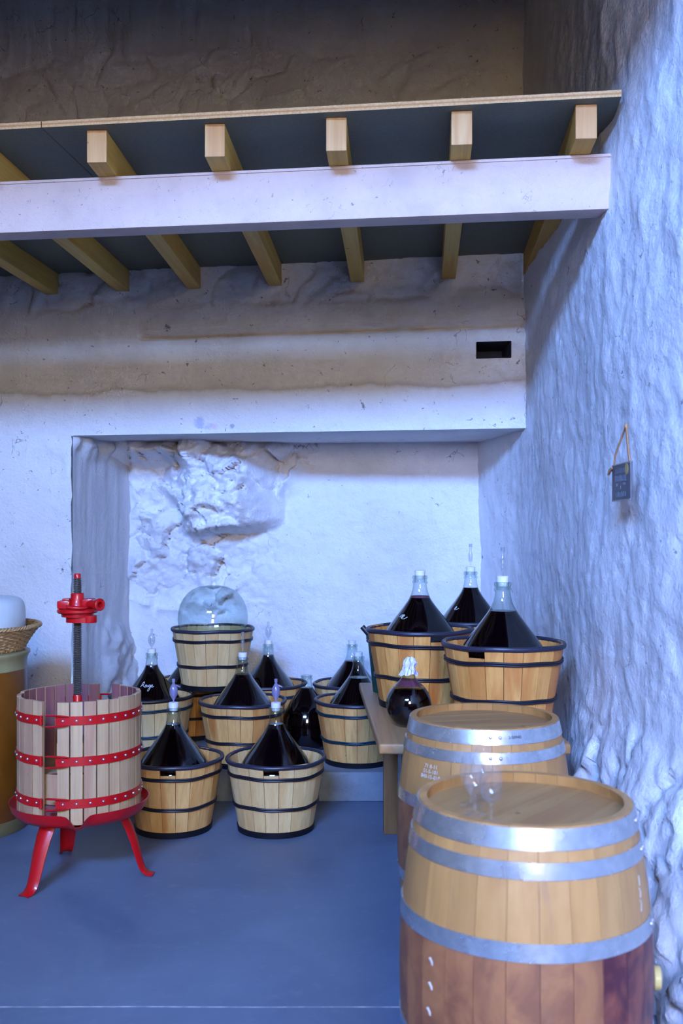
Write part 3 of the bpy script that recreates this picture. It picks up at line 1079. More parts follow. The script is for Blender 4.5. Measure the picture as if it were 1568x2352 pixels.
# on the step
make_tub('cream wooden tub with teal hoops on the step behind the press', -1.29, 6.78, SZ, M['tub_cream'], M['hoop_black'], M['hoop_teal'], 1, 0.1)
dj_rouge = make_demijohn('demijohn with a handwritten white word on its shoulder', -1.29, 6.78, SZ, lock='bubble', level=0.612)
make_tub('dark amber tub half hidden behind the other step tubs', -1.125, 7.44, SZ, M['tub_warm'], M['hoop_teal'], M['hoop_black'], 1, 0.15)
make_demijohn('dark demijohn shoulder peeping out left of the raised tub', -1.125, 7.44, SZ, bung=True, level=0.6)
make_tub('orange-streaked tub with black hoops on the step, its demijohn full', -0.651, 6.57, SZ, M['tub_pale'], M['hoop_navy'], M['hoop_black'], 1, 0.2)
make_demijohn('full demijohn with slim clear airlock in the middle of the step', -0.651, 6.57, SZ, lock='slim', level=0.58)
make_tub('wooden tub at the back wall right of the raised tub', -0.540, 7.32, SZ, M['tub_pale'], M['hoop_navy'], M['hoop_teal'], 1, 0.1)
make_demijohn('demijohn standing against the back wall right of the empty glass globe', -0.537, 7.32, SZ, lock='bubble', level=0.615)
make_tub('pale tub with teal hoops on the step beside the table', 0.108, 6.60, SZ, M['tub_pale'], M['hoop_navy'], M['hoop_teal'], 1, 0.12)
make_demijohn('demijohn with plain white bung in the tub nearest the table corner', 0.112, 6.60, SZ, level=0.555)
make_tub('cream tub with teal hoops tucked behind the tub beside the table', 0.078, 7.30, SZ, M['tub_cream'], M['hoop_navy'], M['hoop_teal'], 1, 0.2)
make_demijohn('rearmost demijohn with plain white bung behind the table corner', 0.078, 7.30, SZ, level=0.575)

# raised tub with the upturned empty demijohn
EZ = SZ + TUB_H + 0.016
ex, ey = -0.905, 7.02
make_tub('cream tub raised on the rims of its neighbours, holding a glass globe', ex, ey, EZ, M['tub_cream'], M['hoop_navy'], M['hoop_black'], 1.01, 0.1)
t = thing('empty_demijohn', 'empty upturned clear demijohn bulging out of the raised tub', 'demijohn', (ex, ey, EZ), 0)
P = smooth_prof([(0.028, 0.03), (0.030, 0.09), (0.05, 0.15), (0.10, 0.22), (0.17, 0.29), (0.225, 0.36), (0.247, 0.45), (0.245, 0.53), (0.218, 0.61), (0.165, 0.675), (0.10, 0.707), (0.062, 0.712), (0.05, 0.700), (0.0, 0.685)], 3)
m = MB(); m.lathe(P, 72); m.build('glass_body', M['glass'], t, 60)

# bare demijohn between the tubs
t = thing('bare_demijohn', 'tall dark bare demijohn without a tub between two tubs', 'demijohn', (-0.245, 7.0, SZ), 0)
P = smooth_prof([(0.0, 0.006), (0.10, 0.0), (0.145, 0.012), (0.165, 0.06), (0.172, 0.14), (0.165, 0.22), (0.135, 0.30), (0.085, 0.37), (0.048, 0.415), (0.036, 0.445), (0.034, 0.475)], 2)
m = MB(); m.lathe(P + [(0.034, 0.475), (0.041, 0.48), (0.041, 0.492), (0.036, 0.496), (0.04, 0.50), (0.04, 0.512), (0.03, 0.512), (0.03, 0.48)], 56)
m.build('glass_body', M['glass'], t, 60)
m = MB(); m.lathe(wine_prof(P, 0.425), 56); m.build('wine', M['wine'], t, 50)

# on the table
S2 = 1.05
make_tub('amber tub on the table behind the round flask', 0.443, 5.64, TZ, M['tub_warm'], M['hoop_navy'], M['hoop_black'], S2, -PI / 2 + 0.28, -PI / 2 + 0.28)
dj_l = make_demijohn('table demijohn with plain white bung, left of the three', 0.443, 5.64, TZ, S2, level=0.575, foam=True)
make_tub('amber tub on the table next to the right wall', 0.797, 4.92, TZ, M['tub_warm'], M['hoop_navy'], M['hoop_black'], S2, -PI / 2 - 0.62, -PI / 2 - 0.62)
make_demijohn('nearest table demijohn with slim airlock by the right wall', 0.795, 4.92, TZ, S2, level=0.560, lock='slim')
make_tub('amber tub hidden behind the two table tubs', 0.80, 6.20, TZ, M['tub_warm'], M['hoop_navy'], M['hoop_black'], S2, 0.1)
dj_n = make_demijohn('rear table demijohn with slim airlock in the alcove corner', 0.802, 6.20, TZ, S2, level=0.60, lock='slim')

# ------------------------------------------------------------------ table
t = thing('low_table', 'worn wooden table with thick top along the right wall', 'table', (0, 0, 0))
m = MB()
c = [(0.172, 4.60), (1.06, 4.60), (1.06, 6.46), (0.112, 6.46)]
zt0, zt1 = TZ - 0.052, TZ
bm = bmesh.new()
bv = [bm.verts.new((x, y, z)) for z in (zt0, zt1) for x, y in c]
for f in ((3, 2, 1, 0), (4, 5, 6, 7), (0, 1, 5, 4), (1, 2, 6, 5), (2, 3, 7, 6), (3, 0, 4, 7)):
    bm.faces.new([bv[i] for i in f])
bmesh.ops.bevel(bm, geom=bm.edges[:], offset=0.012, segments=3, affect='EDGES', profile=0.5)
bm.verts.index_update()
m.add([v.co[:] for v in bm.verts], [[v.index for v in f.verts] for f in bm.faces])
bm.free()
m.build('tabletop', M['table'], t, 30)
for (x, y, zb) in ((0.25, 5.62, 0), (0.30, 4.74, 0), (0.96, 4.74, 0), (0.96, 5.62, 0)):
    m = MB()
    m.box(x - 0.012, x + 0.068, y, y + 0.085, 0.0, zt0 + 0.002, bev=0.004)
    m.build('leg', M['leg'], t, 30)
m = MB(); m.box(0.26, 1.0, 5.64, 5.68, zt0 - 0.10, zt0, bev=0.003); m.build('apron', M['leg'], t, 30)
m = MB(); m.box(0.31, 1.0, 4.76, 4.80, zt0 - 0.10, zt0, bev=0.003); m.build('apron', M['leg'], t, 30)

# round flask with paper cap
t = thing('round_flask', 'round glass flask of wine with crumpled white paper cap on the table', 'flask', (0.338, 5.02, TZ))
P = smooth_prof([(0.0, 0.004), (0.045, 0.0), (0.075, 0.012), (0.103, 0.05), (0.117, 0.105), (0.108, 0.155), (0.082, 0.195), (0.05, 0.225), (0.030, 0.25), (0.024, 0.28), (0.024, 0.305)], 2)
m = MB(); m.lathe(P, 56); m.build('glass_body', M['glass'], t, 60)
m = MB(); m.lathe(wine_prof(P, 0.192), 56); m.build('wine', M['wine'], t, 50)
m = MB(); m.lathe([(prof_r(P, 0.205) - 0.003, 0.205), (prof_r(P, 0.232) - 0.003, 0.232), (0, 0.228)], 40); m.build('foam_ring', M['foam'], t, 40)
vs_, fs_ = [], []
na, nz_ = 28, 9
for j in range(nz_):
    f = j / (nz_ - 1)
    zz = 0.255 + 0.085 * f
    r0 = lerp_pts([(0, 0.047), (0.35, 0.031), (0.55, 0.029), (0.8, 0.036), (1, 0.016)], f)
    for i in range(na):
        a = 2 * PI * i / na
        rr_ = r0 * (1 + 0.28 * noise.noise(Vector((math.cos(a) * 2.2, math.sin(a) * 2.2, f * 4))) + 0.10 * math.sin(9 * a + 5 * f))
        vs_.append((rr_ * math.cos(a) + 0.008 * f, rr_ * math.sin(a), zz + 0.016 * noise.noise(Vector((math.cos(a) * 1.7, math.sin(a) * 1.7, 3)))))
vs_.append((0.008, 0, 0.345))
for j in range(nz_ - 1):
    for i in range(na):
        i2 = (i + 1) % na
        fs_.append((j * na + i, j * na + i2, (j + 1) * na + i2, (j + 1) * na + i))
for i in range(na):
    fs_.append(((nz_ - 1) * na + i, (nz_ - 1) * na + (i + 1) % na, nz_ * na))
m = MB(); m.add(vs_, fs_)
cap = m.build('paper_cap', M['paper'], t, 25)
m = MB()
for a0, tw in ((-1.9, 0.5), (-1.35, -0.4), (-0.9, 0.5)):
    pts = []
    for j in range(nz_):
        f = j / (nz_ - 1)
        a = a0 + tw * f
        i = int(round(a / (2 * PI) * na)) % na
        q = Vector(vs_[j * na + i])
        pts.append((q.x * 1.03, q.y * 1.03, q.z))
    m.tube(pts, 0.0011, 4)
m.build('printed_lines', M['ink'], cap, 0)

# green bucket behind the tub
t = thing('green_bucket', 'dark green plastic bucket with black grip squeezed behind the table tub', 'bucket', (0.292, 6.10, TZ))
m = MB()
m.lathe([(0, 0.0), (0.100, 0.0), (0.130, 0.30), (0.138, 0.302), (0.138, 0.325), (0.142, 0.327), (0.142, 0.345), (0.128, 0.345), (0.126, 0.30), (0.095, 0.012), (0, 0.012)], 48)
m.build('body', M['green_plastic'], t, 35)
m = MB()
m.tube([(-0.165, 0.01, 0.395), (-0.13, 0.0, 0.355), (-0.11, 0.0, 0.325)], 0.017, 12)
m.build('grip', M['black_plastic'], t, 40)
m = MB()
for k in range(3):
    m.ring(0.1395, 0.31 + 0.012 * k, 0.003, 48, 6)
m.build('rim_ridge', M['green_plastic'], t, 40)

# ------------------------------------------------------------------ barrels
BH = 0.95
m = MB()
m.lathe([(0.0072, 0), (0.0065, 0.003), (0.004, 0.0055), (0, 0.0065)], 12, mtx=Matrix.Rotation(PI / 2, 4, 'Y'))
_rv = m.build('rivet', M['rivet'], None, 50)
RIVET = _rv.data
bpy.data.objects.remove(_rv)


def barrel_r(z):
    u = (z - BH / 2) / (BH / 2)
    return 0.357 - 0.056 * u * u


def make_barrel(label, x, y, rz, soaked=(), bungs=None, rivets_at=()):
    t = thing('wine_barrel', label, 'barrel', (x, y, 0), rz, 'oak wine barrels')
    n = 26
    dphi = 2 * PI / n
    me = stave_mesh('stave', 0, 0, 0.0, BH, dphi - 0.0035, 0.024, [M['oak']], 14, barrel_r, 4)
    me2 = me.copy()
    me2.materials[0] = M['oak_soaked']
    for k in range(n):
        a = k * dphi
        s = any(abs((a + rz - q + PI) % (2 * PI) - PI) < dphi * 1.25 for q in soaked)
        link('stave', me2 if s else me, t, None, (0, 0, a))
    rh = barrel_r(BH - 0.03) - 0.0235
    # head of five boards
    ys = [-rh, -0.62 * rh, -0.22 * rh, 0.2 * rh, 0.6 * rh, rh]
    for y0, y1 in zip(ys, ys[1:]):
        m = MB()
        pts = []
        K = 10
        y0_, y1_ = y0 + 0.0006, y1 - 0.0006
        for i in range(K + 1):
            yy = y0_ + (y1_ - y0_) * i / K
            pts.append((math.sqrt(max(0, rh * rh - yy * yy)), yy))
        for i in range(K + 1):
            yy = y1_ - (y1_ - y0_) * i / K
            pts.append((-math.sqrt(max(0, rh * rh - yy * yy)), yy))
        nn = len(pts)
        m.add([(p[0], p[1], BH - 0.05) for p in pts] + [(p[0], p[1], BH - 0.03) for p in pts],
              [tuple(range(nn))[::-1], tuple(range(nn, 2 * nn))] + [(i, (i + 1) % nn, (i + 1) % nn + nn, i + nn) for i in range(nn)])
        m.build('head_board', M['head'], t, 0)
    m = MB(); m.lathe([(0, 0.03), (rh, 0.03), (rh, 0.05), (0, 0.05)], 48); m.build('bottom_head', M['head'], t, 30)
    for z0, z1 in ((0.893, 0.946), (0.822, 0.864), (0.622, 0.668), (0.300, 0.346), (0.086, 0.128), (0.004, 0.057)):
        m = MB()
        K = 4
        zz = [z0 + (z1 - z0) * i / K for i in range(K + 1)]
        m.lathe([(barrel_r(q) + 0.0035, q) for q in zz] + [(barrel_r(q) - 0.0005, q) for q in reversed(zz)], 96, closed_prof=True)
        h = m.build('hoop', M['galv'], t, 40)
        if z0 > 0.6:
            zc = (z0 + z1) / 2
            for a in rivets_at:
                link('rivet', RIVET, h, Matrix.Rotation(a - rz, 3, 'Z') @ Vector((barrel_r(zc) + 0.003, 0, zc)), (0, 0, a - rz))
    if bungs is not None:
        a, zc = bungs
        r = barrel_r(zc)
        mt = Matrix.Rotation(a - rz, 4, 'Z') @ Matrix.Translation((r - 0.01, 0, zc)) @ Matrix.Rotation(PI / 2, 4, 'Y')
        m = MB(); m.lathe([(0.026, 0), (0.028, 0.01), (0.033, 0.012), (0.033, 0.026), (0.03, 0.03), (0, 0.03)], 28, mtx=mt)
        m.build('bung', M['bung_tan'], t, 40)
    return t


b1 = make_barrel('nearest oak wine barrel with tasting glasses on its head', 0.523, 2.86, 0.9, soaked=(-0.28, -0.62, -0.95), bungs=(-0.16, 0.455), rivets_at=(-0.45, -0.38))
b2 = make_barrel('second oak wine barrel between the near barrel and the table', 0.587, 4.12, 0.2, rivets_at=(-PI / 2 - 0.06, -PI / 2 + 0.06))


def bend_text(body, size, parent, name, mat, ang, rfun, z, align='CENTER', extrude=0.0006, lift=0.0006, squeeze=1.0):
    """lettering wrapped on a barrel: ang = world angle of its middle, in the parent's axes"""
    cu = bpy.data.curves.new(name, 'FONT')
    cu.body = body
    cu.size = size
    cu.align_x = align
    cu.extrude = extrude
    cu.resolution_u = 3
    o = bpy.data.objects.new(name, cu)
    COL.objects.link(o)
    dg = bpy.context.evaluated_depsgraph_get()
    me = bpy.data.meshes.new_from_object(o.evaluated_get(dg))
    bpy.data.objects.remove(o)
    for v in me.vertices:
        zz = z + v.co.y
        r = rfun(zz) + lift + v.co.z
        a = ang + v.co.x * squeeze / rfun(zz)
        v.co = (r * math.cos(a), r * math.sin(a), zz)
    me.materials.clear()
    me.materials.append(mat)
    return link(name, me, parent)


rz2 = 0.2
for i, s in enumerate(('71 8-11', '51-5-101', '840-15-018')):
    bend_text(s, 0.021, b2, 'stamped_number', M['chalk'], -PI / 2 - 0.80 - rz2, barrel_r, 0.785 - 0.020 * i)
bend_text('2-50940', 0.016, b2, 'hoop_number', M['dark_ink'], -PI / 2 + 0.25 - rz2, lambda z: barrel_r(z) + 0.0035, 0.915)


def stroke(parent, name, pts, rfun, ang, z, mat, w=0.0022, s=1.0):
    """handwriting: list of polylines (u right, v up, metres) wrapped round a body of revolution"""
    m = MB()
    for pl_ in pts:
        q = []
        for u, v in pl_:
            zz = z + v * s
            r = rfun(zz) + 0.0012
            a = ang + u * s / max(0.03, r)
            q.append((r * math.cos(a), r * math.sin(a), zz))
        m.tube(q, w, 5)
    return m.build(name, mat, parent, 40)


def arc(cx, cy, rx, ry, a0, a1, n=10):
    return [(cx + rx * math.cos(math.radians(a0 + (a1 - a0) * i / n)), cy + ry * math.sin(math.radians(a0 + (a1 - a0) * i / n))) for i in range(n + 1)]


word = [
    [(-0.052, -0.006), (-0.044, 0.004), (-0.036, 0.020), (-0.030, 0.026), (-0.026, 0.021), (-0.031, 0.010), (-0.038, 0.003), (-0.033, 0.002), (-0.025, -0.006), (-0.018, -0.007)],
    arc(-0.014, 0.000, 0.006, 0.0065, 90, 450, 12),
    [(-0.006, 0.006), (-0.006, -0.004), (-0.001, -0.006), (0.004, 0.005), (0.004, -0.005)],
    arc(0.012, 0.001, 0.006, 0.006, 30, 390, 12) + [(0.016, -0.012), (0.008, -0.030), (0.001, -0.030), (0.002, -0.020), (0.020, -0.003)],
    [(0.020, -0.002), (0.029, 0.000), (0.031, 0.006), (0.026, 0.008), (0.021, 0.003), (0.022, -0.005), (0.030, -0.007), (0.040, -0.003)],
]
stroke(dj_rouge, 'handwriting', word, lambda z: prof_r(BODY_S, z), -PI / 2 - 0.02, 0.487, M['white_ink'], 0.0018)
esc = [[(-0.03, 0.0), (-0.018, 0.012), (-0.008, 0.014), (-0.01, 0.004), (-0.02, 0.0)], [(-0.012, -0.004), (0.0, 0.002), (0.006, 0.012), (0.0, 0.016), (-0.008, 0.004), (-0.004, -0.008), (0.012, -0.008), (0.03, 0.004)]]
pr2 = lambda z: prof_r([(r * S2, zz * S2) for r, zz in BODY_S], z)
stroke(dj_l, 'handwriting', esc, pr2, -PI / 2 - 0.85, 0.50, M['white_ink'], 0.0014)
stroke(dj_n, 'handwriting', [esc[1]], pr2, -PI / 2 - 0.9, 0.505, M['white_ink'], 0.0014, 0.8)
# chalk scrawls on the barrels
stroke(b1, 'chalk_mark', [[(0, 0), (0.006, 0.02), (0.0, 0.03)], [(0.004, 0.035), (0.010, 0.05), (0.002, 0.06)], [(0.01, 0.065), (0.012, 0.09)]], barrel_r, -0.66 - 0.9, 0.70, M['chalk'], 0.0012)
stroke(b2, 'chalk_mark', [[(0, 0), (0.014, 0.03), (0.02, 0.03)], [(0.016, 0.004), (0.03, 0.024), (0.034, 0.006)]], barrel_r, -PI / 2 + 0.52 - rz2, 0.74, M['chalk'], 0.0014)
for ii, (aa, zz) in enumerate(((-PI / 2 - 0.93, 0.565), (-PI / 2 - 0.93, 0.50), (-PI / 2 - 0.95, 0.43))):
    stroke(b1, 'paint_smear', [[(-0.008, 0.01), (0.0, 0.004), (0.006, -0.006)], [(-0.004, 0.012), (0.006, 0.0)]], barrel_r, aa - 0.9, zz, M['chalk'], 0.002)

# tasting glasses
GP = smooth_prof([(0.0325, 0.0004), (0.0328, 0.0014), (0.0318, 0.0020), (0.018, 0.0045), (0.006, 0.0085), (0.0042, 0.014), (0.0040, 0.040), (0.0052, 0.050), (0.016, 0.058), (0.028, 0.072), (0.0325, 0.092), (0.030, 0.118), (0.0255, 0.142), (0.0235, 0.1545), (0.0231, 0.1555), (0.0226, 0.1545)], 2)
gm = None
for lab, (px, py) in (('stemmed tasting glass nearest the barrel rim, right of the others', (1128, 1889)), ('front left stemmed tasting glass on the near barrel', (1090, 1870)),
                      ('leftmost stemmed tasting glass, further back on the near barrel', (1081, 1851)), ('tallest looking tasting glass at the back of the cluster', (1108, 1837))):
    zt = BH - 0.0299
    Y = (CAMZ - zt) * FPX / (py - HOR)
    X = (px - 784) / FPX * Y
    if gm is None:
        m = MB(); m.lathe(GP, 40)
        g = m.build('tasting_glass', M['clear'], None, 70, (X, Y, zt))
        gm = g.data
    else:
        g = link('tasting_glass', gm, None, (X, Y, zt))
    tag(g, lab, 'glass', 'tasting glasses on the barrel')

# ------------------------------------------------------------------ red wine press
PX, PY = -1.306, 4.98
t = thing('wine_press', 'red basket wine press with wooden slats and tall screw', 'wine press', (PX, PY, 0))
G0 = math.radians(-103)
HG = math.radians(7.0)
halves = ((G0 + HG, G0 + PI - HG), (G0 + PI + HG, G0 + 2 * PI - HG))
NS = 14
for (a0, a1) in halves:
    pitch = (a1 - a0) / NS
    me = stave_mesh('slat', 0.300, 0.300, 0.328, 0.905, pitch - 0.024, 0.020, [M['press_wood'], M['press_stain']], 1, None, 3, 1)
    for k in range(NS):
        o = link('slat', me, t, None, (0, 0, a0 + pitch * (k + 0.5)))
        o.location = (0, 0, random.uniform(-0.004, 0.004))
    for zc in (0.819, 0.627, 0.428):
        m = MB()
        m.lathe([(0.3005, zc - 0.021), (0.3045, zc - 0.021), (0.3045, zc + 0.021), (0.3005, zc + 0.021)], 48, a0 - 0.012, a1 + 0.012, closed_prof=True)
        bnd = m.build('band', M['red'], t, 30)
        for k in range(NS):
            a = a0 + pitch * (k + 0.5)
            link('rivet', RIVET, bnd, Matrix.Rotation(a, 3, 'Z') @ Vector((0.304, 0, zc)), (0, 0, a))
# rolled ends on the left half, hooks on the right half, at the front and back joints
for base in (G0, G0 + PI):
    for zc in (0.819, 0.627, 0.428):
        a = base - HG - 0.01
        m = MB()
        m.tube([(0.309 * math.cos(a), 0.309 * math.sin(a), zc - 0.023), (0.309 * math.cos(a), 0.309 * math.sin(a), zc + 0.023)], 0.009, 10)
        m.build('knuckle', M['red'], t, 40)
        for dz in (-0.027, 0.027):
            m = MB()
            pts = []
            for i in range(11):
                f = i / 10
                a = base - HG * 0.25 + f * math.radians(20)
                r = 0.318 - 0.012 * f
                pts.append((r * math.cos(a), r * math.sin(a), zc + dz * (1 - 0.25 * f * f)))
            m.tube(pts, [0.0045] + [0.0075] * 8 + [0.006, 0.004], 8, squash=(1.5, 0.6))
            m.build('hook', M['red'], t, 50)
# tray with spout
vs_, fs_ = [], []
na = 96
SP = math.radians(-77)


def tray_ring(r, z, sp):
    for i in range(na):
        a = 2 * PI * i / na
        d = abs((a - SP + PI) % (2 * PI) - PI)
        k = math.exp(-(d / 0.10) ** 2) * sp
        vs_.append(((r + 0.035 * k) * math.cos(a), (r + 0.035 * k) * math.sin(a), z - 0.052 * k))


for r, z, sp in ((0.02, 0.312, 0), (0.26, 0.312, 0), (0.30, 0.322, 0.2), (0.322, 0.345, 0.6), (0.336, 0.382, 1.0), (0.340, 0.382, 1.0), (0.327, 0.342, 0.6), (0.303, 0.316, 0.2), (0.262, 0.305, 0), (0.02, 0.305, 0)):
    tray_ring(r, z, sp)
for j in range(9):
    for i in range(na):
        i2 = (i + 1) % na
        fs_.append((j * na + i, j * na + i2, (j + 1) * na + i2, (j + 1) * na + i))
m = MB(); m.add(vs_, fs_); m.build('tray', M['red'], t, 50)


def leg_mesh():
    path = [(0.205, 0.312), (0.222, 0.285), (0.245, 0.24), (0.268, 0.18), (0.290, 0.11), (0.306, 0.06), (0.320, 0.028), (0.342, 0.010), (0.372, 0.006)]
    wid = [0.100, 0.098, 0.094, 0.088, 0.080, 0.074, 0.068, 0.064, 0.060]
    dep = [0.020, 0.020, 0.020, 0.020, 0.018, 0.016, 0.012, 0.008, 0.004]
    pts2 = []
    vs, fs = [], []
    K = 9
    for i, (r, z) in enumerate(path):
        p0, p1 = path[max(0, i - 1)], path[min(len(path) - 1, i + 1)]
        tx, tz = p1[0] - p0[0], p1[1] - p0[1]
        L = math.hypot(tx, tz)
        nx, nz2 = -tz / L, tx / L                 # outward
        for lay in (0, 1):
            for k in range(K):
                u = -1 + 2 * k / (K - 1)
                bulge = dep[i] * (1 - abs(u) ** 2.2) - lay * 0.005
                y = u * wid[i] / 2 * (1 - 0.03 * lay)
                vs.append((r + nx * bulge, y, max(0.0005 + 0.004 * (1 - lay), z + nz2 * bulge)))
    n = 2 * K
    for i in range(len(path) - 1):
        for k in range(K - 1):
            a = i * n + k
            fs.append((a, a + 1, a + 1 + n, a + n))
            b = a + K
            fs.append((b + n, b + n + 1, b + 1, b))
        fs.append((i * n, i * n + n, i * n + n + K, i * n + K))
        a = i * n + K - 1
        fs.append((a, a + K, a + K + n, a + n))
    e = (len(path) - 1) * n
    for k in range(K - 1):
        fs.append((k, k + K, k + K + 1, k + 1))
        fs.append((e + k, e + k + 1, e + k + 1 + K, e + k + K))
    return vs, fs


for deg in (-3, 117, 241):
    m = MB(); m.add(*leg_mesh()); m.build('leg', M['red'], t, 45, None, (0, 0, math.radians(deg)))
# screw
vs_, fs_ = [], []
p_, r_, a_ = 0.0088, 0.0185, 0.0032
zz0, zz1 = 0.36, 1.475
nzs = int((zz1 - zz0) / (p_ / 4))
na = 14
for j in range(nzs + 1):
    z = zz0 + (zz1 - zz0) * j / nzs
    for i in range(na):
        ph = (z / p_ - i / na) % 1.0
        tri = 1 - abs(2 * ph - 1)
        rr_ = r_ - a_ + 2 * a_ * sstep(0.2, 0.8, tri)
        vs_.append((rr_ * math.cos(2 * PI * i / na), rr_ * math.sin(2 * PI * i / na), z))
for j in range(nzs):
    for i in range(na):
        i2 = (i + 1) % na
        fs_.append((j * na + i, j * na + i2, (j + 1) * na + i2, (j + 1) * na + i))
m = MB(); m.add(vs_, fs_); m.build('screw', M['steel'], t, 60, (-0.012, 0, 0))
m = MB(); m.lathe([(0, 1.475), (0.017, 1.475), (0.017, 1.494), (0.014, 1.498), (0, 1.498)], 20); m.build('screw_tip', M['red'], t, 40, (-0.012, 0, 0))
m = MB(); m.lathe([(0.0, 0.30), (0.034, 0.30), (0.034, 0.36), (0.024, 0.38), (0.0235, 0.885), (0.020, 0.895), (0.0, 0.895)], 24)
m.build('screw_sleeve', M['red'], t, 40, (-0.012, 0, 0))
# ratchet head
hd = thing('ratchet_head', None, None, (-0.012, 0, 0)); hd.parent = t
m = MB()
m.lathe([(0.019, 1.32), (0.046, 1.32), (0.040, 1.350), (0.034, 1.362), (0.033, 1.398), (0.030, 1.401), (0.021, 1.401), (0.019, 1.395)], 32, closed_prof=True)
m.build('hub', M['red'], hd, 40)
m = MB()
m.lathe([(0.02, 1.302), (0.094, 1.302), (0.100, 1.308), (0.100, 1.318), (0.093, 1.325), (0.02, 1.325)], 48, closed_prof=True)
m.build('ratchet_wheel', M['red'], hd, 40)
m = MB()
m.lathe([(0.02, 1.284), (0.078, 1.284), (0.080, 1.303), (0.02, 1.303)], 40, closed_prof=True)
m.build('collar', M['red'], hd, 40)
m = MB()
m.box(-0.088, -0.026, -0.06, 0.03, 1.325, 1.366, bev=0.010)
m.box(-0.070, -0.035, -0.03, 0.05, 1.36, 1.374, bev=0.004)
m.build('pawl_housing', M['red'], hd, 40)
m = MB()
m.box(0.030, 0.085, -0.045, 0.04, 1.328, 1.374, bev=0.008)
m.build('pawl_housing', M['red'], hd, 40)
m = MB()
m.tube([(-0.03, -0.088, 1.338), (0.01, -0.098, 1.335), (0.045, -0.09, 1.332), (0.062, -0.07, 1.334)], [0.012, 0.014, 0.013, 0.010], 10, squash=(1, 0.7))
m.build('pawl', M['red'], hd, 50)
m = MB()
pts = []
for i in range(40):
    a = 2 * PI * i / 40
    cx_, rx = 0.018, 0.072
    pts.append((cx_ + rx * math.cos(a), -0.01 + 0.05 * math.sin(a)))
m.add([(p[0], p[1], 1.256) for p in pts] + [(p[0], p[1], 1.283) for p in pts],
      [tuple(range(40))[::-1], tuple(range(40, 80))] + [(i, (i + 1) % 40, (i + 1) % 40 + 40, i + 40) for i in range(40)])
m.lathe([(0.0, 1.256), (0.034, 1.256), (0.036, 1.262), (0.036, 1.292), (0.0, 1.292)], 28, mtx=Matrix.Translation((0.066, -0.02, -0.001)))
m.build('pressure_nut', M['red'], hd, 40)
m = MB()
ax = Vector((0.80, -0.60, 0)).normalized()
mt = Matrix.Translation((0.055, -0.02, 1.348)) @ ax.to_track_quat('Z', 'Y').to_matrix().to_4x4()
m.lathe([(0.0, 0), (0.022, 0), (0.0215, 0.055), (0.026, 0.07), (0.031, 0.088), (0.031, 0.096), (0.027, 0.099), (0.015, 0.097), (0.014, 0.045), (0.0, 0.045)], 28, mtx=mt)
m.build('handle_socket', M['red'], hd, 40)
# wooden pressing blocks lying inside
for (a0, z0, z1, r) in ((0, 0.330, 0.405, 0.262), (0, 0.408, 0.552, 0.25), (1, 0.56, 0.70, 0.245)):
    m = MB()
    if a0 == 0:
        m.lathe([(0.04, z0), (r, z0), (r, z1), (0.04, z1)], 40, closed_prof=True)
    else:
        m.lathe([(0.04, z0), (r, z0), (r, z1), (0.04, z1)], 24, math.radians(-101), math.radians(40), closed_prof=True)
    m.build('pressing_block', M['press_wood'] if z0 > 0.4 else M['press_stain'], t, 30)

# ------------------------------------------------------------------ stoneware crock, wicker basket, plastic container
CX, CY, CR = -2.19, 5.78, 0.35
t = thing('stoneware_crock', 'big amber glazed stoneware crock at the left edge', 'crock', (CX, CY, 0))
m = MB()
m.lathe([(0, 0.04), (CR - 0.01, 0.04), (CR + 0.004, 0.075), (CR + 0.004, 0.90), (CR, 0.925), (CR - 0.02, 0.925), (CR - 0.02, 0.10), (0, 0.10)], 72)
m.build('body', M['crock'], t, 40)
m = MB()
m.lathe([(CR - 0.03, 0.905), (CR + 0.002, 0.915), (CR + 0.002, 0.955), (CR + 0.008, 0.985), (CR + 0.020, 1.0), (CR + 0.020, 1.014), (CR, 1.02), (CR - 0.03, 1.015)], 72, closed_prof=True)
m.build('rim', M['crock_rim'], t, 40)
m = MB()
m.lathe([(0, 0), (CR + 0.012, 0), (CR + 0.016, 0.02), (CR + 0.010, 0.055), (CR, 0.078), (0, 0.078)], 72)
m.build('foot', M['crock_foot'], t, 40)
m = MB(); m.lathe([(0, 1.0), (CR - 0.025, 1.0), (CR - 0.025, 1.019), (0, 1.021)], 64); m.build('lid', M['crock_rim'], t, 40)

BKZ = 1.022
t = thing('wicker_basket', 'shallow woven wicker basket on top of the stoneware crock', 'basket', (CX, CY, BKZ))
rb = lambda z: 0.335 + 0.085 * (z / 0.135) ** 1.3
m = MB()
nst = 60
for j in range(13):
    z = 0.012 + 0.118 * j / 12
    pts = []
    n = nst * 4
    for i in range(n):
        a = 2 * PI * i / n
        pts.append(((rb(z) + 0.005 * math.sin(a * nst / 2 + j * PI)) * math.cos(a), (rb(z) + 0.005 * math.sin(a * nst / 2 + j * PI)) * math.sin(a), z))
    m.tube(pts, 0.0062, 5, True)
tag(m.build('weave', M['wicker'], t, 60), None, kind='stuff')
m = MB()
for i in range(nst):
    a = 2 * PI * (i + 0.5) / nst
    m.tube([((rb(z) * math.cos(a)), rb(z) * math.sin(a), z) for z in (0.0, 0.035, 0.07, 0.105, 0.135)], 0.004, 5)
tag(m.build('stakes', M['wicker'], t, 60), None, kind='stuff')
m = MB()
for k in range(3):
    pts = []
    for i in range(240):
        a = 2 * PI * i / 240
        ph = a * 40 + k * 2 * PI / 3
        pts.append(((rb(0.138) + 0.002 + 0.008 * math.cos(ph)) * math.cos(a), (rb(0.138) + 0.002 + 0.008 * math.cos(ph)) * math.sin(a), 0.140 + 0.008 * math.sin(ph)))
    m.tube(pts, 0.0065, 5, True)
m.build('braided_rim', M['wicker'], t, 60)
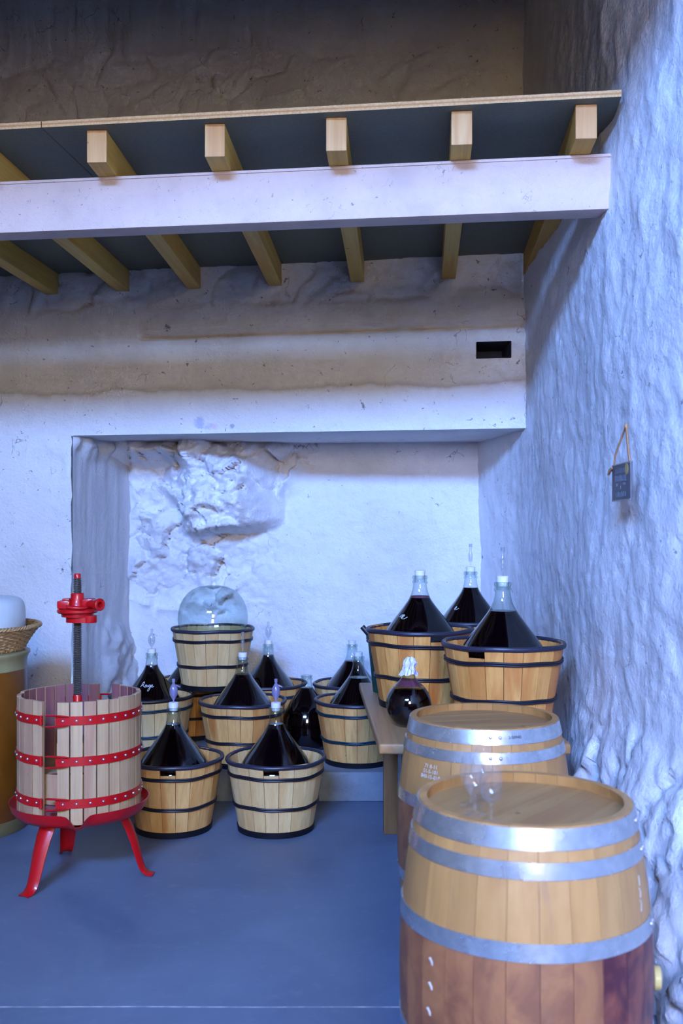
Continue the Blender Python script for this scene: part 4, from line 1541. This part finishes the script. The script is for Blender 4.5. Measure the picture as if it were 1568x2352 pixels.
m = MB(); m.lathe([(0, 0.0), (0.335, 0.0), (0.335, 0.008), (0, 0.008)], 48); m.build('base', M['wicker'], t, 30)
m = MB()
for sgn in (-1, 1):
    m.tube([(0.33 + sgn * 0.0, -0.0, 0.0)] * 0 + [(0.44 * math.cos(-1.0 + sgn * 0.05), 0.44 * math.sin(-1.0 + sgn * 0.05), 0.11), (0.445 * math.cos(-1.0 + sgn * 0.03), 0.445 * math.sin(-1.0 + sgn * 0.03), 0.16), (0.43 * math.cos(-1.0), 0.43 * math.sin(-1.0), 0.18)], 0.004, 5)
m.build('handle_loop', M['wicker'], t, 60)

t = thing('plastic_container', 'milky white plastic container standing in the wicker basket', 'container', (CX + 0.055, CY, BKZ + 0.009))
m = MB()
m.lathe(smooth_prof([(0, 0.0), (0.24, 0.0), (0.255, 0.012), (0.29, 0.08), (0.292, 0.20), (0.286, 0.255), (0.265, 0.288), (0.22, 0.300), (0.0, 0.303)], 2), 64)
m.build('body', M['white_plastic'], t, 50)
m = MB(); m.lathe([(0, 0.30), (0.06, 0.30), (0.06, 0.325), (0, 0.327)], 32); m.build('lid', M['white_plastic'], t, 40)

# ------------------------------------------------------------------ hanging slate sign on the right wall
SXW = 1.150
y0, y1 = SXW * FPX / (1447 - 784), SXW * FPX / (1405 - 784)
ym = (y0 + y1) / 2
zt_, zb_ = 1.71 + 151 / FPX * y1, 1.71 - (1152 - HOR) / FPX * y1
t = thing('slate_sign', 'small dark slate sign hanging by a cord on the right wall', 'sign', (SXW, ym, zb_))
wd, ht = y1 - y0, zt_ - zb_
m = MB(); m.box(0, 0.010, -wd / 2, wd / 2, 0, ht, bev=0.001)
bd = m.build('board', M['slate'], t, 30)
for (a, b, c_, d_) in ((-wd / 2, wd / 2, ht - 0.005, ht), (-wd / 2, wd / 2, 0, 0.004)):
    m = MB()
    m.box(-0.0012, 0.0, a, b, c_, d_)
    m.build('edge_line', M['sign_edge'], bd, 0)
rnd = random.Random(4)
m = MB()


def glyph_row(z0, h, u0, u1, n, slant):
    # u runs from the left end (far, +y) to the right end (near, -y)
    for i in range(n):
        u = u0 + (u1 - u0) * (i + 0.5) / n
        wdt = (u1 - u0) / n
        y = wd / 2 - u * wd
        ww = wdt * wd * 0.09
        for k in (-0.26, 0.26):
            yc = y + k * wdt * wd
            m.tube([(-0.0008, yc + slant * h, z0), (-0.0008, yc - slant * h, z0 + h * rnd.uniform(0.8, 1.0))], ww * 0.5, 4)
        if rnd.random() < 0.7:
            zz = z0 + h * rnd.choice((0.05, 0.5, 0.92))
            m.tube([(-0.0008, y - 0.26 * wdt * wd, zz), (-0.0008, y + 0.26 * wdt * wd, zz)], ww * 0.45, 4)


glyph_row(ht * 0.74, ht * 0.14, 0.20, 0.78, 5, 0.2)
glyph_row(ht * 0.52, ht * 0.17, 0.18, 0.80, 6, 0.0)
glyph_row(ht * 0.40, ht * 0.08, 0.25, 0.38, 1, 0.0)
glyph_row(ht * 0.40, ht * 0.08, 0.62, 0.76, 1, 0.0)
m.build('lettering', M['slate_text'], bd, 0)
m = MB()   # the little goblet between the lines
yc = 0.0
m.add([(-0.0008, 0.018, ht * 0.50), (-0.0008, -0.018, ht * 0.50), (-0.0008, -0.014, ht * 0.40), (-0.0008, 0.014, ht * 0.40)], [(0, 1, 2, 3)])
m.tube([(-0.0008, 0, ht * 0.40), (-0.0008, 0, ht * 0.31)], 0.0022, 4)
m.tube([(-0.0008, -0.012, ht * 0.31), (-0.0008, 0.012, ht * 0.31)], 0.0018, 4)
m.build('goblet_drawing', M['slate_text'], bd, 0)
m = MB()
glyph_row(ht * 0.10, ht * 0.15, 0.22, 0.80, 4, 0.05)
m.build('lettering', M['slate_text'], bd, 0)
m = MB(); m.lathe([(0, 0.0), (0.030, 0.0), (0.030, 0.0015), (0, 0.0015)], 20, mtx=Matrix.Translation((-0.0001, -wd / 2 + 0.05, ht - 0.028)) @ Matrix.Rotation(-PI / 2, 4, 'Y') @ Matrix.Scale(0.8, 4))
m.build('sticker', M['tape'], bd, 30)
apex = Vector((0.012, SXW * FPX / (1431 - 784) - ym, 1.71 + (1220 - 977) / FPX * (SXW * FPX / (1431 - 784)) - zb_))
m = MB()
m.tube([(0.004, wd / 2 - 0.02, ht), (0.004, wd / 2 - 0.035, ht + 0.04), apex[:]], 0.0045, 6)
m.tube([(0.004, -wd / 2 + 0.02, ht), (0.004, -wd / 2 + 0.04, ht + 0.04), apex[:]], 0.0052, 6)
m.tube([(0.0, wd / 2 - 0.01, ht - 0.012), (-0.006, wd / 2 + 0.012, ht - 0.022), (-0.006, wd / 2 + 0.035, ht - 0.038)], [0.006, 0.008, 0.005], 6)
m.build('cord', M['cord'], t, 60)
m = MB()
m.lathe([(0, 0), (0.008, 0.003), (0.010, 0.012), (0.006, 0.022), (0, 0.024)], 12, mtx=Matrix.Translation((apex.x, apex.y, apex.z - 0.016)))
m.build('knot', M['cord'], t, 60)
